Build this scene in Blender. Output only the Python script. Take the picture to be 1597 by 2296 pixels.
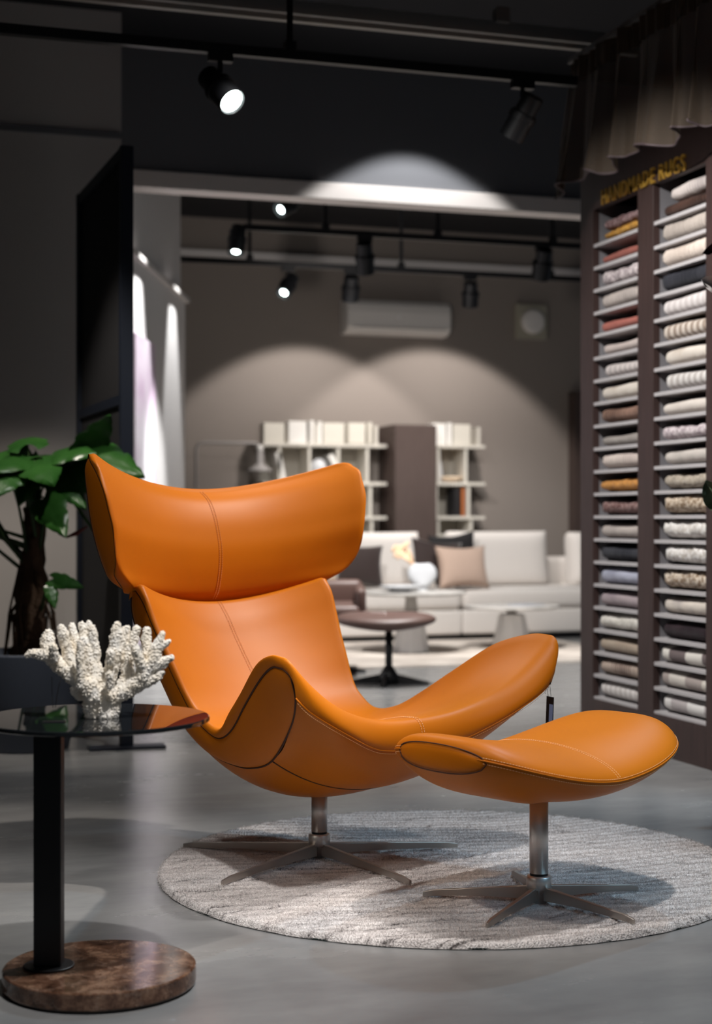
import bpy, bmesh, math, random
import numpy as np
from mathutils import Vector, Matrix, noise
for o in list(bpy.data.objects): bpy.data.objects.remove(o)
C = bpy.context.scene.collection
SC = bpy.context.scene
R = math.radians
PI = math.pi
# ------------------------------------------------------------------ camera
FP = 3500.0; CX = 798.5; CY = 1165.0; HC = 0.93
TH = R(17.5); CT, ST = math.cos(TH), math.sin(TH)
cam = bpy.data.cameras.new('camera'); cam_o = bpy.data.objects.new('camera', cam); C.objects.link(cam_o)
cam_o.location = (0, 0, HC); cam_o.rotation_euler = (R(90), 0, -TH)
cam.sensor_fit = 'HORIZONTAL'; cam.sensor_width = 24.0; cam.lens = FP/1597*24.0
cam.shift_y = 17/1597.0
cam.clip_start = .05; cam.clip_end = 60
cam.dof.use_dof = True; cam.dof.focus_distance = 3.85; cam.dof.aperture_fstop = 2.6
SC.camera = cam_o
SC.view_settings.view_transform = 'Standard'
SC.view_settings.look = 'None'
SC.view_settings.gamma = 1.0
SC.view_settings.use_curve_mapping = False
SC.view_settings.exposure = 0.0
w = bpy.data.worlds.new('world'); SC.world = w; w.use_nodes = True
w.node_tree.nodes['Background'].inputs[0].default_value = (.75, .85, 1, 1)
w.node_tree.nodes['Background'].inputs[1].default_value = .075

def W(X, Y, Z):                       # depth axes of the camera's standpoint -> room axes
    return Vector((X*CT+Y*ST, -X*ST+Y*CT, Z))
def P(px, py, Y):                     # point seen at a picture position, Y metres deep
    return W((px-CX)/FP*Y, Y, HC-(py-CY)/FP*Y)
def PF(px, py, z=0.0):                # point at height z
    return P(px, py, (HC-z)*FP/(py-CY))
def PV(px, py, v):                    # point on room plane y = v
    a = (px-CX)/FP; return P(px, py, v/(-a*ST+CT))
def PU(px, py, u):                    # point on room plane x = u
    a = (px-CX)/FP; return P(px, py, u/(a*CT+ST))

# ------------------------------------------------------------------ lamps
def spot(name, loc, aim, power, ang, blend=.35, col=(1, .93, .84), rad=.04):
    l = bpy.data.lights.new(name, 'SPOT'); l.energy = power; l.spot_size = R(ang); l.spot_blend = blend
    l.color = col; l.shadow_soft_size = rad
    o = bpy.data.objects.new(name, l); C.objects.link(o); o.location = loc
    d = Vector(aim)-Vector(loc); o.rotation_euler = d.to_track_quat('-Z', 'Y').to_euler()
    return o
ZT = 2.65
WARM = (1, .90, .80); NEUT = (1, .97, .94); COOL = (.80, .92, 1)
spot('spot_lamp', W(1.36, 4.78, 2.85), W(-.60, 4.18, .84), 400, 40, .6, WARM)      # key, right of the chair
spot('spot_lamp', W(.75, 2.7, 2.8), W(.25, 4.0, .1), 26, 50, .5, NEUT)             # front right
spot('spot_lamp', W(-1.0, 2.6, 2.75), W(.28, 3.55, .38), 95, 20, .5, WARM)          # footstool, from the left
spot('spot_lamp', W(2.0, 3.0, 1.7), W(.25, 3.95, .04), 90, 20, .7, (.42, .74, 1), .35)    # added soft cool spot, low right, for blue highlights on the steel
spot('spot_lamp', W(-1.8, 2.7, 1.7), W(.1, 4.0, .03), 40, 19, .7, WARM, .30)  # added low warm spot, warms the left side of the steel
spot('spot_lamp', W(-1.25, 3.3, 2.75), W(.45, 4.0, .2), 24, 52, .4, NEUT)           # left of the camera
spot('spot_lamp', W(.15, 2.2, 2.8), W(-.52, 3.15, .5), 250, 34, .5, NEUT)            # over the side table
spot('spot_lamp', W(1.2, 5.2, 2.75), W(.75, 4.1, .2), 110, 62, .5, (.50, .78, 1))   # behind the footstool, added for blue tints on the metal
spot('spot_lamp', W(-.05, 4.7, 2.8), W(1.30, 6.3, .75), 360, 74, .7, NEUT)          # at the rug cabinet
spot('spot_lamp', W(.1, 1.6, 2.8), W(.3, 2.6, 0), 15, 90, .8, NEUT)
spot('spot_lamp', W(.75, 3.35, 2.85), W(.40, 3.60, 0), 165, 50, .7, NEUT)          # added straight above, to brighten the footstool and rug
spot('spot_lamp', W(-1.55, 5.6, 2.75), W(-1.35, 6.9, .35), 130, 58, .6, WARM)       # plant and left wall
spot('spot_lamp', W(-.3, 5.3, 2.8), W(-.1, 5.9, 0), 80, 95, .7, NEUT)               # floor behind the chair
# ------------------------------------------------------------------ materials
MATS = {}
def nt(name):
    m = bpy.data.materials.new(name); m.use_nodes = True
    t = m.node_tree; b = t.nodes['Principled BSDF']; return m, t, b
def mat(name, col, rough=.5, metal=0, spec=.5, coat=0, emit=None, es=0, trans=0, ior=1.45, bump=None, var=None, sheen=0, aniso=0):
    if name in MATS: return MATS[name]
    m, t, b = nt(name); I = b.inputs
    I['Base Color'].default_value = (*col, 1); I['Roughness'].default_value = rough; I['Metallic'].default_value = metal
    I['Specular IOR Level'].default_value = spec; I['Coat Weight'].default_value = coat; I['IOR'].default_value = ior
    I['Transmission Weight'].default_value = trans; I['Sheen Weight'].default_value = sheen; I['Anisotropic'].default_value = aniso
    if emit: I['Emission Color'].default_value = (*emit, 1); I['Emission Strength'].default_value = es
    tc = t.nodes.new('ShaderNodeTexCoord')
    if var:       # (scale, amount, second colour, stretch)
        n = t.nodes.new('ShaderNodeTexNoise'); n.inputs['Scale'].default_value = var[0]; n.inputs['Detail'].default_value = 5
        mp = t.nodes.new('ShaderNodeMapping'); mp.inputs['Scale'].default_value = var[3] if len(var) > 3 else (1, 1, 1)
        t.links.new(tc.outputs['Object'], mp.inputs[0]); t.links.new(mp.outputs[0], n.inputs['Vector'])
        r = t.nodes.new('ShaderNodeValToRGB'); r.color_ramp.elements[0].position = .5-var[1]; r.color_ramp.elements[1].position = .5+var[1]
        r.color_ramp.elements[0].color = (*col, 1); r.color_ramp.elements[1].color = (*var[2], 1)
        t.links.new(n.outputs['Fac'], r.inputs[0]); t.links.new(r.outputs[0], I['Base Color'])
    if bump:      # (scale, strength, distance, type)
        n = t.nodes.new('ShaderNodeTexVoronoi' if len(bump) > 3 and bump[3] == 'v' else 'ShaderNodeTexNoise'); n.inputs['Scale'].default_value = bump[0]
        t.links.new(tc.outputs['Object'], n.inputs['Vector'])
        bp = t.nodes.new('ShaderNodeBump'); bp.inputs['Strength'].default_value = bump[1]; bp.inputs['Distance'].default_value = bump[2]
        t.links.new(n.outputs[0], bp.inputs['Height']); t.links.new(bp.outputs[0], I['Normal'])
    MATS[name] = m; return m
LEATHER = mat('orange_leather', (.56, .158, .004), .46, spec=.19, bump=(420, .10, .0006, 'v'), var=(5, .35, (.50, .136, .004)))
SEAM = mat('dark_seam', (.055, .014, .004), .7)
STITCH = mat('pale_stitch', (.92, .52, .24), .6)
STEEL = mat('brushed_steel', (.80, .78, .75), .42, .85, bump=(300, .03, .0005))
STEELD = mat('brushed_steel_leg', (.52, .48, .44), .48, 1, bump=(300, .03, .0005))
BLACK = mat('black_metal', (.006, .0065, .008), .45)
NAVY = mat('navy_black_metal', (.006, .010, .020), .5)
MESHD = mat('dark_textile_panel', (.010, .010, .012), .8, bump=(200, .3, .002))
WHITE = mat('white_lacquer', (.72, .70, .67), .5)
SOFA = mat('offwhite_sofa_fabric', (.68, .64, .605), .9, sheen=.2, bump=(350, .2, .001))
BROWNL = mat('brown_leather', (.13, .078, .066), .45, bump=(300, .1, .0005, 'v'))
BRNF = mat('dark_brown_velvet', (.030, .016, .014), .75, sheen=.4)
BLKF = mat('black_fabric', (.008, .007, .008), .8)
BEIGEF = mat('beige_linen', (.56, .41, .33), .9, bump=(300, .2, .001))
CREAMF = mat('cream_linen', (.66, .52, .38), .9)
WOODD = mat('dark_wenge_wood', (.024, .0135, .012), .5, var=(22, .2, (.052, .030, .027), (12, 12, .25)))
WOODB = mat('dark_brown_wood', (.055, .037, .032), .55, var=(14, .25, (.075, .052, .045), (6, 6, .4)))
GREYL = mat('grey_shelf_board', (.42, .40, .405), .5)
GREYI = mat('grey_lining', (.16, .155, .165), .7)
GOLD = mat('gold_letters', (.62, .36, .06), .35, .6)
STONEW = mat('white_stone', (.80, .80, .80), .45, var=(6, .2, (.68, .68, .69)))
STONEG = mat('grey_stone', (.50, .48, .455), .5, var=(9, .25, (.28, .27, .26)))
SHELFC = mat('cream_shelf_lacquer', (.60, .57, .51), .5)
CERAM = mat('glazed_white_ceramic', (.52, .53, .55), .25)
DRIED = mat('dried_petals', (.80, .55, .36), .9)

# ------------------------------------------------------------------ mesh helpers
def tagm(o, label=None, cat=None, group=None, kind=None):
    if label: o['label'] = label
    if cat: o['category'] = cat
    if group: o['group'] = group
    if kind: o['kind'] = kind
    return o
def finish(name, me, m, parent=None, smooth=False, loc=None, rz=None):
    if m: me.materials.append(m)
    if smooth: me.polygons.foreach_set('use_smooth', [True]*len(me.polygons))
    o = bpy.data.objects.new(name, me); C.objects.link(o)
    if parent: o.parent = parent
    if loc is not None: o.location = loc
    if rz is not None: o.rotation_euler = (0, 0, rz)
    return o
def obj(name, bm, m, parent=None, smooth=False, loc=None, rz=None, bevel=0, sub=0):
    me = bpy.data.meshes.new(name); bmesh.ops.recalc_face_normals(bm, faces=bm.faces); bm.to_mesh(me); bm.free()
    o = finish(name, me, m, parent, smooth, loc, rz)
    if bevel:
        d = o.modifiers.new('bevel', 'BEVEL'); d.width = bevel; d.segments = 3; d.limit_method = 'ANGLE'; d.angle_limit = R(40)
    if sub:
        d = o.modifiers.new('sub', 'SUBSURF'); d.levels = sub; d.render_levels = sub
    return o
def empty(name, loc, rz=0, label=None, cat=None, group=None):
    o = bpy.data.objects.new(name, None); C.objects.link(o); o.location = loc; o.rotation_euler = (0, 0, rz)
    o.empty_display_size = .1
    return tagm(o, label, cat, group)
def NB(): return bmesh.new()
def box(bm, x0, x1, y0, y1, z0, z1, M=None):
    vs = [bm.verts.new((x, y, z)) for x in (x0, x1) for y in (y0, y1) for z in (z0, z1)]
    if M is not None:
        for v in vs: v.co = M @ v.co
    for f in ((0, 1, 3, 2), (4, 6, 7, 5), (0, 4, 5, 1), (2, 3, 7, 6), (0, 2, 6, 4), (1, 5, 7, 3)): bm.faces.new([vs[i] for i in f])
    return bm
def grid(bm, P_, closed_c=False, closed_r=False, flip=False):
    n, k = len(P_), len(P_[0])
    V = [[bm.verts.new(p) for p in row] for row in P_]
    for i in range(n if closed_r else n-1):
        for j in range(k if closed_c else k-1):
            q = [V[i][j], V[i][(j+1) % k], V[(i+1) % n][(j+1) % k], V[(i+1) % n][j]]
            if len(set(q)) == 4:
                bm.faces.new(q)
    return V
def lathe(bm, prof, c=(0, 0, 0), n=40, cap=True):
    rows = [[(c[0]+r*math.cos(2*PI*j/n), c[1]+r*math.sin(2*PI*j/n), c[2]+z) for j in range(n)] for r, z in prof]
    V = grid(bm, rows, closed_c=True)
    if cap:
        bm.faces.new(V[0]); bm.faces.new(V[-1])
    return bm
def tube(bm, pts, r, n=8, cap=True):
    pts = [Vector(p) for p in pts]; rows = []
    up = Vector((0, 0, 1)); prev = None
    for i, p in enumerate(pts):
        d = (pts[min(i+1, len(pts)-1)]-pts[max(i-1, 0)]).normalized()
        if prev is None:
            a = d.cross(up if abs(d.z) < .9 else Vector((1, 0, 0))).normalized()
        else:
            a = (prev-d*prev.dot(d)).normalized()
        prev = a; b = d.cross(a)
        rr = r[i] if isinstance(r, (list, tuple)) else r
        rows.append([p+a*rr*math.cos(2*PI*j/n)+b*rr*math.sin(2*PI*j/n) for j in range(n)])
    V = grid(bm, rows, closed_c=True)
    if cap: bm.faces.new(V[0]); bm.faces.new(V[-1])
    return bm
def cr(keys, m=6):                     # Catmull-Rom through the keys, m steps each
    K = [np.array(k, float) for k in keys]; K = [2*K[0]-K[1]]+K+[2*K[-1]-K[-2]]
    out = []
    for i in range(1, len(K)-2):
        for s in range(m):
            t = s/m
            out.append(.5*((2*K[i])+(K[i+1]-K[i-1])*t+(2*K[i-1]-5*K[i]+4*K[i+1]-K[i+2])*t*t+(3*K[i]-K[i-1]-3*K[i+1]+K[i+2])*t**3))
    out.append(K[-2]); return out
def pillow(name, w, h, t, m, parent=None, n=22, pw=2.4, pinch=.06):
    """upright cushion in its own xz plane, thickness along y"""
    bm = NB()
    for sg in (-1, 1):
        rows = []
        for i in range(n+1):
            row = []
            for j in range(n+1):
                a, b = i/n*2-1, j/n*2-1
                e = max(0, (1-abs(a)**pw)*(1-abs(b)**pw))**.42
                k = 1-pinch*(1-abs(b)**1.6)*(abs(a)**3); l = 1-pinch*(1-abs(a)**1.6)*(abs(b)**3)
                row.append((b*w/2*l, sg*e*t/2, a*h/2*k+h/2))
            rows.append(row)
        grid(bm, rows)
    bmesh.ops.remove_doubles(bm, verts=bm.verts, dist=1e-5)
    return obj(name, bm, m, parent, True)
def cushion_thing(name, loc, rz, w, h, t, m, label, tilt=0, group=None, pinch=.07):
    o = pillow(name, w, h, t, m, pinch=pinch); o.location = loc; o.rotation_euler = (tilt, 0, rz)
    return tagm(o, label, 'cushion', group)
def softbox(bm, x0, x1, y0, y1, z0, z1, r, n=4):
    """box with round edges"""
    b2 = NB(); box(b2, x0, x1, y0, y1, z0, z1)
    bmesh.ops.bevel(b2, geom=b2.edges[:], offset=r, segments=n, profile=.5, affect='EDGES')
    me = bpy.data.meshes.new('t'); b2.to_mesh(me); b2.free(); bm.from_mesh(me); bpy.data.meshes.remove(me)
    return bm
def struct(name, bm, m, bevel=0):
    o = obj(name, bm, m, bevel=bevel); o['kind'] = 'structure'; return o

# ------------------------------------------------------------------ setting
def floor_mat():
    m, t, b = nt('polished_concrete'); I = b.inputs; L = t.links.new
    tc = t.nodes.new('ShaderNodeTexCoord')
    mp = t.nodes.new('ShaderNodeMapping'); mp.inputs['Rotation'].default_value = (0, 0, R(-17)); mp.inputs['Scale'].default_value = (1, 2.6, 1)
    L(tc.outputs['Object'], mp.inputs[0])
    n1 = t.nodes.new('ShaderNodeTexNoise'); n1.inputs['Scale'].default_value = 1.6; n1.inputs['Detail'].default_value = 8; n1.inputs['Roughness'].default_value = .62
    L(mp.outputs[0], n1.inputs['Vector'])
    r = t.nodes.new('ShaderNodeValToRGB'); r.color_ramp.elements[0].position = .3; r.color_ramp.elements[1].position = .72
    r.color_ramp.elements[0].color = (.155, .157, .16, 1); r.color_ramp.elements[1].color = (.255, .255, .252, 1)
    L(n1.outputs['Fac'], r.inputs[0]); L(r.outputs[0], I['Base Color'])
    r2 = t.nodes.new('ShaderNodeMapRange'); r2.inputs['To Min'].default_value = .17; r2.inputs['To Max'].default_value = .34
    L(n1.outputs['Fac'], r2.inputs[0]); L(r2.outputs[0], I['Roughness'])
    n2 = t.nodes.new('ShaderNodeTexNoise'); n2.inputs['Scale'].default_value = 30
    L(tc.outputs['Object'], n2.inputs['Vector'])
    bp = t.nodes.new('ShaderNodeBump'); bp.inputs['Strength'].default_value = .05; bp.inputs['Distance'].default_value = .002
    L(n2.outputs['Fac'], bp.inputs['Height']); L(bp.outputs[0], I['Normal'])
    return m
PLASTER = mat('taupe_plaster', (.255, .222, .198), .85, bump=(60, .05, .002))
PLASTD = mat('grey_plaster', (.155, .158, .17), .85)
PLASTL = mat('light_grey_panel_wall', (.50, .475, .455), .8)
PWHITE = mat('white_panel_wall', (.66, .64, .63), .6)
CEILM = mat('black_ceiling', (.012, .012, .014), .9)
LINT = mat('satin_lintel', (.76, .70, .66), .5)
V1 = 8.15; V2 = 12.8; ZC = 3.45
bm = NB(); box(bm, -5.5, 7.5, -2.5, 13.2, -.1, 0); struct('floor', bm, floor_mat())
bm = NB(); box(bm, -5.5, 7.5, -2.5, 13.2, ZC, ZC+.1); struct('ceiling', bm, CEILM)
bm = NB(); box(bm, -1.5, 7.5, V2, V2+.15, 0, ZC); struct('wall_back', bm, PLASTER)
UL = PV(272, 600, 7.75).x
bm = NB(); box(bm, -5.5, UL, 7.75, 7.95, 0, ZC); struct('wall_left', bm, PLASTL)
bm = NB(); box(bm, -5.5, UL-.002, 7.735, 7.75, 2.82, 2.85); struct('trim_1', bm, PLASTD)
bm = NB(); box(bm, UL, 7.5, V1, V1+.12, 2.76, ZC); struct('wall_header', bm, PLASTD)
bm = NB(); box(bm, UL, 7.5, V1-.03, V1+.12, 2.67, 2.76); struct('trim_2', bm, LINT, bevel=.004)
bm = NB(); box(bm, 3.45, 3.6, -2.5, 6.15, 0, ZC); struct('wall_right', bm, PLASTD)
bm = NB(); box(bm, -5.65, -5.5, -2.5, 8, 0, ZC); struct('wall_far_left', bm, PLASTD)
# strip of light timber high on the back wall
z1 = PV(800, 588, V2).z
bm = NB(); box(bm, -1.5, 7.5, V2-.05, V2, z1-.025, z1+.03); struct('trim_3', bm, PWHITE)
# oblique white partition wall that ends inside the back room
A0 = P(283, 1165, 8.2); A1 = P(415, 1165, 10.15)
d = (A1-A0); L_ = Vector((d.x, d.y, 0)).length; ang = math.atan2(d.y, d.x)
MW = Matrix.Translation((A0.x, A0.y, 0)) @ Matrix.Rotation(ang, 4, 'Z')
bm = NB(); box(bm, -.1, L_, 0, .10, 0, 2.36, MW); box(bm, -.1, L_, .03, .10, 2.36, ZC, MW)
struct('wall_oblique', bm, PWHITE)
bm = NB(); box(bm, -.1, L_+.02, -.03, .03, 2.34, 2.37, MW); struct('trim_4', bm, PLASTL)
# left room side wall behind it
# baseboards
bm = NB(); box(bm, -1.5, 7.5, V2-.015, V2, 0, .08); struct('baseboard_back', bm, PLASTER)
bm = NB(); box(bm, -5.5, UL, 7.735, 7.75, 0, .07); struct('baseboard_left', bm, PLASTL)
# dark pilaster at the right end of the back wall
p0 = PV(1288, 880, V2-.12)
bm = NB(); box(bm, p0.x, p0.x+.5, V2-.14, V2, 0, PV(1290, 880, V2).z); struct('wall_pilaster', bm, WOODB)

# coloured picture panel on the oblique wall
ta = .16/ (L_)
pt = NB(); box(pt, .15, .75, -.022, 0, .25, 1.93, MW)
LILAC = mat('lilac_printed_textile', (.60, .44, .58), .8, var=(1.5, .12, (.86, .82, .86), (1, 1, 1)))
o = obj('hanging_textile_panel', pt, LILAC); tagm(o, 'tall lilac and white textile panel hanging on the white oblique wall', 'wall panel')

# lamps of the back room: wall washers, others, and one added fill
a = PV(675, 900, V2); b_ = PV(950, 900, V2)
spot('spot_lamp', (a.x, V2-1.15, 2.60), (a.x, V2-.35, 1.5), 80, 92, .25, (1, .93, .88))
spot('spot_lamp', (b_.x+.05, V2-1.15, 2.60), (b_.x+.05, V2-.35, 1.5), 90, 94, .25, (1, .93, .88))
spot('spot_lamp', P(720, 560, 9.8), P(850, 1330, 11.9), 190, 70, .5, NEUT)
spot('spot_lamp', P(1140, 560, 9.8), P(1150, 1330, 12.0), 230, 70, .5, NEUT)
spot('spot_lamp', P(1000, 420, 9.0), P(1000, 1600, 9.3), 480, 90, .6, NEUT)
spot('spot_lamp', P(860, 700, 9.4), P(900, 560, 13.5), 50, 100, .9, (1, .92, .86))  # added wide soft fill for the upper wall and air conditioner
# scallop on the header wall
c = PV(915, 330, V1)
spot('spot_lamp', (c.x, V1-.56, 3.40), (c.x, V1-.48, 2.4), 80, 92, .12, (1, 1, 1))
# lamps on the oblique wall, then an added fill
for px, pw in ((305, 330), (382, 230)):
    Yq = 8.2+(px-283)/132*1.95
    q = P(px, 560, Yq)+W(.24, -.02, 0); q2 = P(px, 1165, Yq)
    spot('spot_lamp', (q.x, q.y, 2.95), (q2.x, q2.y, .7), pw, 32, .4, (1, 1, 1))
spot('spot_lamp', P(760, 560, 8.7), P(350, 1080, 9.0), 230, 34, .8, (1, 1, 1))  # added broad fill, brightens the lower part of the wall

# ------------------------------------------------------------------ lounge chair
def loc3(p, k): return Vector((p[0]*k, -p[1]*k, HC-(HC-p[2])*k))
def upholster(root, sets, k):
    pass
def star_base(root, rad, angs, rhub, zh0, zh1, rpost, ztop, legw=.011):
    bm = NB(); lathe(bm, [(rhub*.72, zh0-.003), (rhub*.72, zh0+.028), (rhub, zh0+.031), (rhub, zh1-.003), (rhub-.003, zh1)], n=40)
    obj('hub', bm, STEEL, root, True, bevel=0)
    bm = NB(); lathe(bm, [(rpost*.97, zh1), (rpost*.97, zh1+.006)], n=32); obj('gasket', bm, BLACK, root)
    bm = NB(); lathe(bm, [(rpost, zh1+.006), (rpost, ztop)], n=40); o = obj('post', bm, STEEL, root, True)
    bm = NB(); lathe(bm, [(rpost*1.5, ztop), (rpost*1.5, ztop+.02)], n=32); obj('mounting_disc', bm, BLACK, root)
    for a in angs:
        M = Matrix.Rotation(a, 4, 'Z'); bm = NB(); rows = []
        for t in np.linspace(0, 1, 13):
            x = rhub*.6+(rad-rhub*.6)*t
            top = zh0+.036*(1-t)+.012*t
            bot = zh0+.003*(1-t)-.003*t+.005*math.sin(PI*t)
            hw = legw*(.62-.22*t)
            if t > .97: top -= .004; hw *= .8
            rows.append([M @ Vector(q) for q in ((x, -hw, bot), (x, hw, bot), (x, hw, top-.001), (x, hw-.001, top), (x, -hw+.001, top), (x, -hw, top-.001))])
        V = grid(bm, rows, closed_c=True); bm.faces.new(V[0]); bm.faces.new(V[-1])
        obj('leg', bm, STEELD, root, bevel=.0006)

def section(Rv, Cf, Cz, pf, pz, us):
    out = []
    for u in us:
        a = abs(u)
        out.append(np.array((Rv[0]*u, Cf+(Rv[1]-Cf)*a**pf, Cz+(Rv[2]-Cz)*a**pz)))
    return out
def mir(p): return np.array((-p[0], p[1], p[2]))
def with_roll(sec, S, nr=7, bulge=.35):
    """continue a cross-section over its edge down to the seam S on both sides"""
    Rp = sec[-1]; T = Rp-sec[-3]; T = T/np.linalg.norm(T); dd = np.linalg.norm(S-Rp)
    N = S-Rp; 
    P1 = Rp+T*dd*.6; P2 = S+(T*.55)*dd
    r = []
    for i in range(1, nr+1):
        t = i/nr; r.append((1-t)**3*Rp+3*(1-t)**2*t*P1+3*(1-t)*t*t*P2+t**3*S)
    return [mir(p) for p in reversed(r)]+sec+r
def panel(Sx, Ox, nt_=14, bulge=.014, tuck=.004, sg=1, taper=True):
    """padded panel between two edge curves, given for the +x side"""
    rows = []; n = len(Sx)
    for i in range(n):
        a, b = Sx[i], Ox[i]; tg = Sx[min(i+1, n-1)]-Sx[max(i-1, 0)]+Ox[min(i+1, n-1)]-Ox[max(i-1, 0)]
        nn = np.cross(tg, b-a); l = np.linalg.norm(nn); nn = nn/l if l > 1e-9 else np.array((1., 0, 0))
        if nn[0] < 0: nn = -nn
        wd = np.linalg.norm(b-a); row = []
        e = min(1, wd/.05)
        en = math.sin(PI*min(1, max(0, (i+.6)/(n+.2))))**.5
        for j in range(nt_+1):
            t = .5-.5*math.cos(PI*j/nt_)
            s_ = math.sin(PI*t)**.55
            q = a*(1-t)+b*t+nn*(bulge*e*s_*en-tuck*(1-s_))
            row.append(np.array((q[0]*sg, q[1], q[2])))
        rows.append(row)
    return rows

kc = 4.215/4.115
CB = W(-.099, 4.215, 0)
chair = empty('lounge_chair', CB, R(45)-TH, 'orange leather wing lounge chair with high headrest on a steel star base', 'armchair')
star_base(chair, .40, [R(x-45) for x in (-126, -54, 18, 90, 162)], .029, .022, .083, .0215, .20)
KR = [(.325, -.330, .757), (.328, -.303, .721), (.322, -.280, .668), (.313, -.254, .613), (.304, -.218, .548), (.296, -.182, .483), (.289, -.145, .440),
      (.288, -.080, .404), (.312, -.015, .413), (.345, .050, .455), (.378, .125, .510), (.427, .238, .588), (.466, .333, .619), (.479, .392, .619)]
KS = [(.343, -.340, .742), (.341, -.312, .712), (.335, -.284, .660), (.327, -.258, .608), (.318, -.232, .548), (.306, -.195, .480), (.298, -.152, .422),
      (.297, -.092, .386), (.308, -.035, .381), (.338, .045, .415), (.375, .135, .485), (.422, .242, .556), (.464, .330, .593), (.482, .386, .595)]
KO = [(.337, -.366, .738), (.331, -.374, .690), (.320, -.366, .635), (.306, -.335, .570), (.290, -.293, .495), (.276, -.255, .425), (.262, -.214, .371),
      (.252, -.146, .326), (.256, -.060, .308), (.275, .040, .310), (.315, .165, .346), (.392, .315, .448), (.448, .392, .520), (.475, .406, .576)]
KC = [(-.408, .698), (-.372, .655), (-.338, .605), (-.300, .553), (-.256, .497), (-.210, .447), (-.165, .412),
      (-.112, .390), (-.050, .382), (.025, .385), (.110, .398), (.200, .417), (.285, .434), (.340, .438)]
KPF = [2.3]*7+[2.2, 2.0, 1.8, 1.6, 1.5, 1.6, 2.0]
KPZ = [2.0]*6+[2.2, 2.4, 2.8, 3.2, 3.2, 3.0, 2.7, 2.45]
us = np.linspace(-1, 1, 57)
mR, mS, mO, mC = cr(KR), cr(KS), cr(KO), cr(KC)
mPF = cr([(x,) for x in KPF]); mPZ = cr([(x,) for x in KPZ])
rows = []
for i in range(len(mR)):
    sec = section(mR[i], mC[i][0], mC[i][1], mPF[i][0], mPZ[i][0], us)
    rows.append(with_roll(sec, mS[i]))
# top edge folds back
first = rows[0]; pre = []
for t in (1, .75, .5, .25):
    pre.append([p+np.array((0, -.030*math.sin(PI/2*t), .004*math.sin(PI*t)-.028*t*t)) for p in first])
rows = pre+rows
# front roll down to the front seam
last = rows[-1]; xm = last[-1][0]
KF = cr([(0, .365, .360), (.138, .376, .374), (.206, .388, .392), (.291, .410, .426), (.382, .425, .467), (.441, .424, .501), (.466, .412, .530)], 12)
KFx = [p[0] for p in KF]
def fseam(x):
    a = min(abs(x), .466); f = np.interp(a, KFx, [p[1] for p in KF]); z = np.interp(a, KFx, [p[2] for p in KF])
    return np.array((math.copysign(a, x), f, z))
ends = [fseam(p[0]/xm*.466) for p in last]
prevr = rows[-4]
for t in np.linspace(0, 1, 13)[1:]:
    r = []
    for jj, (p, q, pp) in enumerate(zip(last, ends, prevr)):
        T = p-pp; T = T/np.linalg.norm(T); dd = np.linalg.norm(q-p)
        P1 = p+T*dd*.42; P2 = q+np.array((0, .55, .62))*dd*.33
        w_e = max(0, (7-min(jj, len(last)-1-jj))/7)
        o13 = np.array(KO[-1]); sg_ = math.copysign(1, p[0]); o13 = np.array((o13[0]*sg_, o13[1]+.008, o13[2]+.004))
        P1 = P1*(1-w_e)+o13*w_e; P2 = P2*(1-w_e)+(o13*.5+q*.5+np.array((.004*sg_, .006, 0)))*w_e
        r.append((1-t)**3*p+3*(1-t)**2*t*P1+3*(1-t)*t*t*P2+t**3*q)
    rows.append(r)
def L3(rws, k=kc): return [[loc3(p, k) for p in r] for r in rws]
bm = NB(); grid(bm, L3(rows)); shell_in = obj('seat_and_back_upholstery', bm, LEATHER, chair, True)
tagm(shell_in, 'orange leather seat, back and arm rolls')
# arm and side panels
for sg in (-1, 1):
    bm = NB(); grid(bm, L3(panel(mS, mO, 16, .016, .003, sg))); obj('side_panel', bm, LEATHER, chair, True)
# lower edge of the apron and outer shell
def lowseam(u): a = abs(u); return np.array((.315*u, .205-.040*a**1.2, .249+.097*a**2.2))
side = cr([(.466, .412, .530), (.455, .402, .530), (.430, .371, .495), (.392, .315, .448), (.345, .236, .385), (.315, .165, .346)], 6)
nw = 18; rows = []
for iw in range(nw+1):
    wv = iw/nw; si = side[int(round(wv*(len(side)-1)))]; r = []
    # exact side point
    x_ = wv*(len(side)-1); i0 = min(int(x_), len(side)-2); si = side[i0]*(1-(x_-i0))+side[i0+1]*(x_-i0)
    lin1 = fseam(.466)*(1-wv)+lowseam(1)*wv
    for u in np.linspace(-1, 1, 61):
        a = abs(u); top = fseam(.466*u); bot = lowseam(u)
        q = top*(1-wv)+bot*wv
        dlt = (si-lin1)*a**5; dlt = np.array((math.copysign(1, u)*dlt[0], dlt[1], dlt[2]))
        bl = .030*math.sin(PI*wv)**.8*(1-a**4)
        q = q+dlt+np.array((0, .72, -.60))*bl-np.array((0, .6, .0))*.004*(1 if wv < .01 else 0)
        r.append(q)
    rows.append(r)
bm = NB(); grid(bm, L3(rows)); obj('front_apron', bm, LEATHER, chair, True)
KD = [(-.450, .700), (-.447, .655), (-.438, .600), (-.418, .530), (-.385, .455), (-.335, .375), (-.270, .300), (-.185, .238), (-.075, .206), (.065, .209), (.205, .249)]
mD = cr(KD); rows = []
for i in range(len(mD)):
    t = i/(len(mD)-1); row = []
    for u in np.linspace(-1, 1, 49):
        a = abs(u)
        if i == len(mD)-1: q = lowseam(u)
        else:
            q = np.array((mO[i][0]*u, mD[i][0]+(mO[i][1]-mD[i][0])*a**2.4, mD[i][1]+(mO[i][2]-mD[i][1])*a**(2.2+.6*(1-t))))
            bb = max(0, (t-.85)/.15)**2
            q = q*(1-bb)+lowseam(u)*bb
        row.append(q)
    rows.append(row)
bm = NB(); grid(bm, L3(rows)); obj('outer_shell', bm, LEATHER, chair, True)
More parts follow.
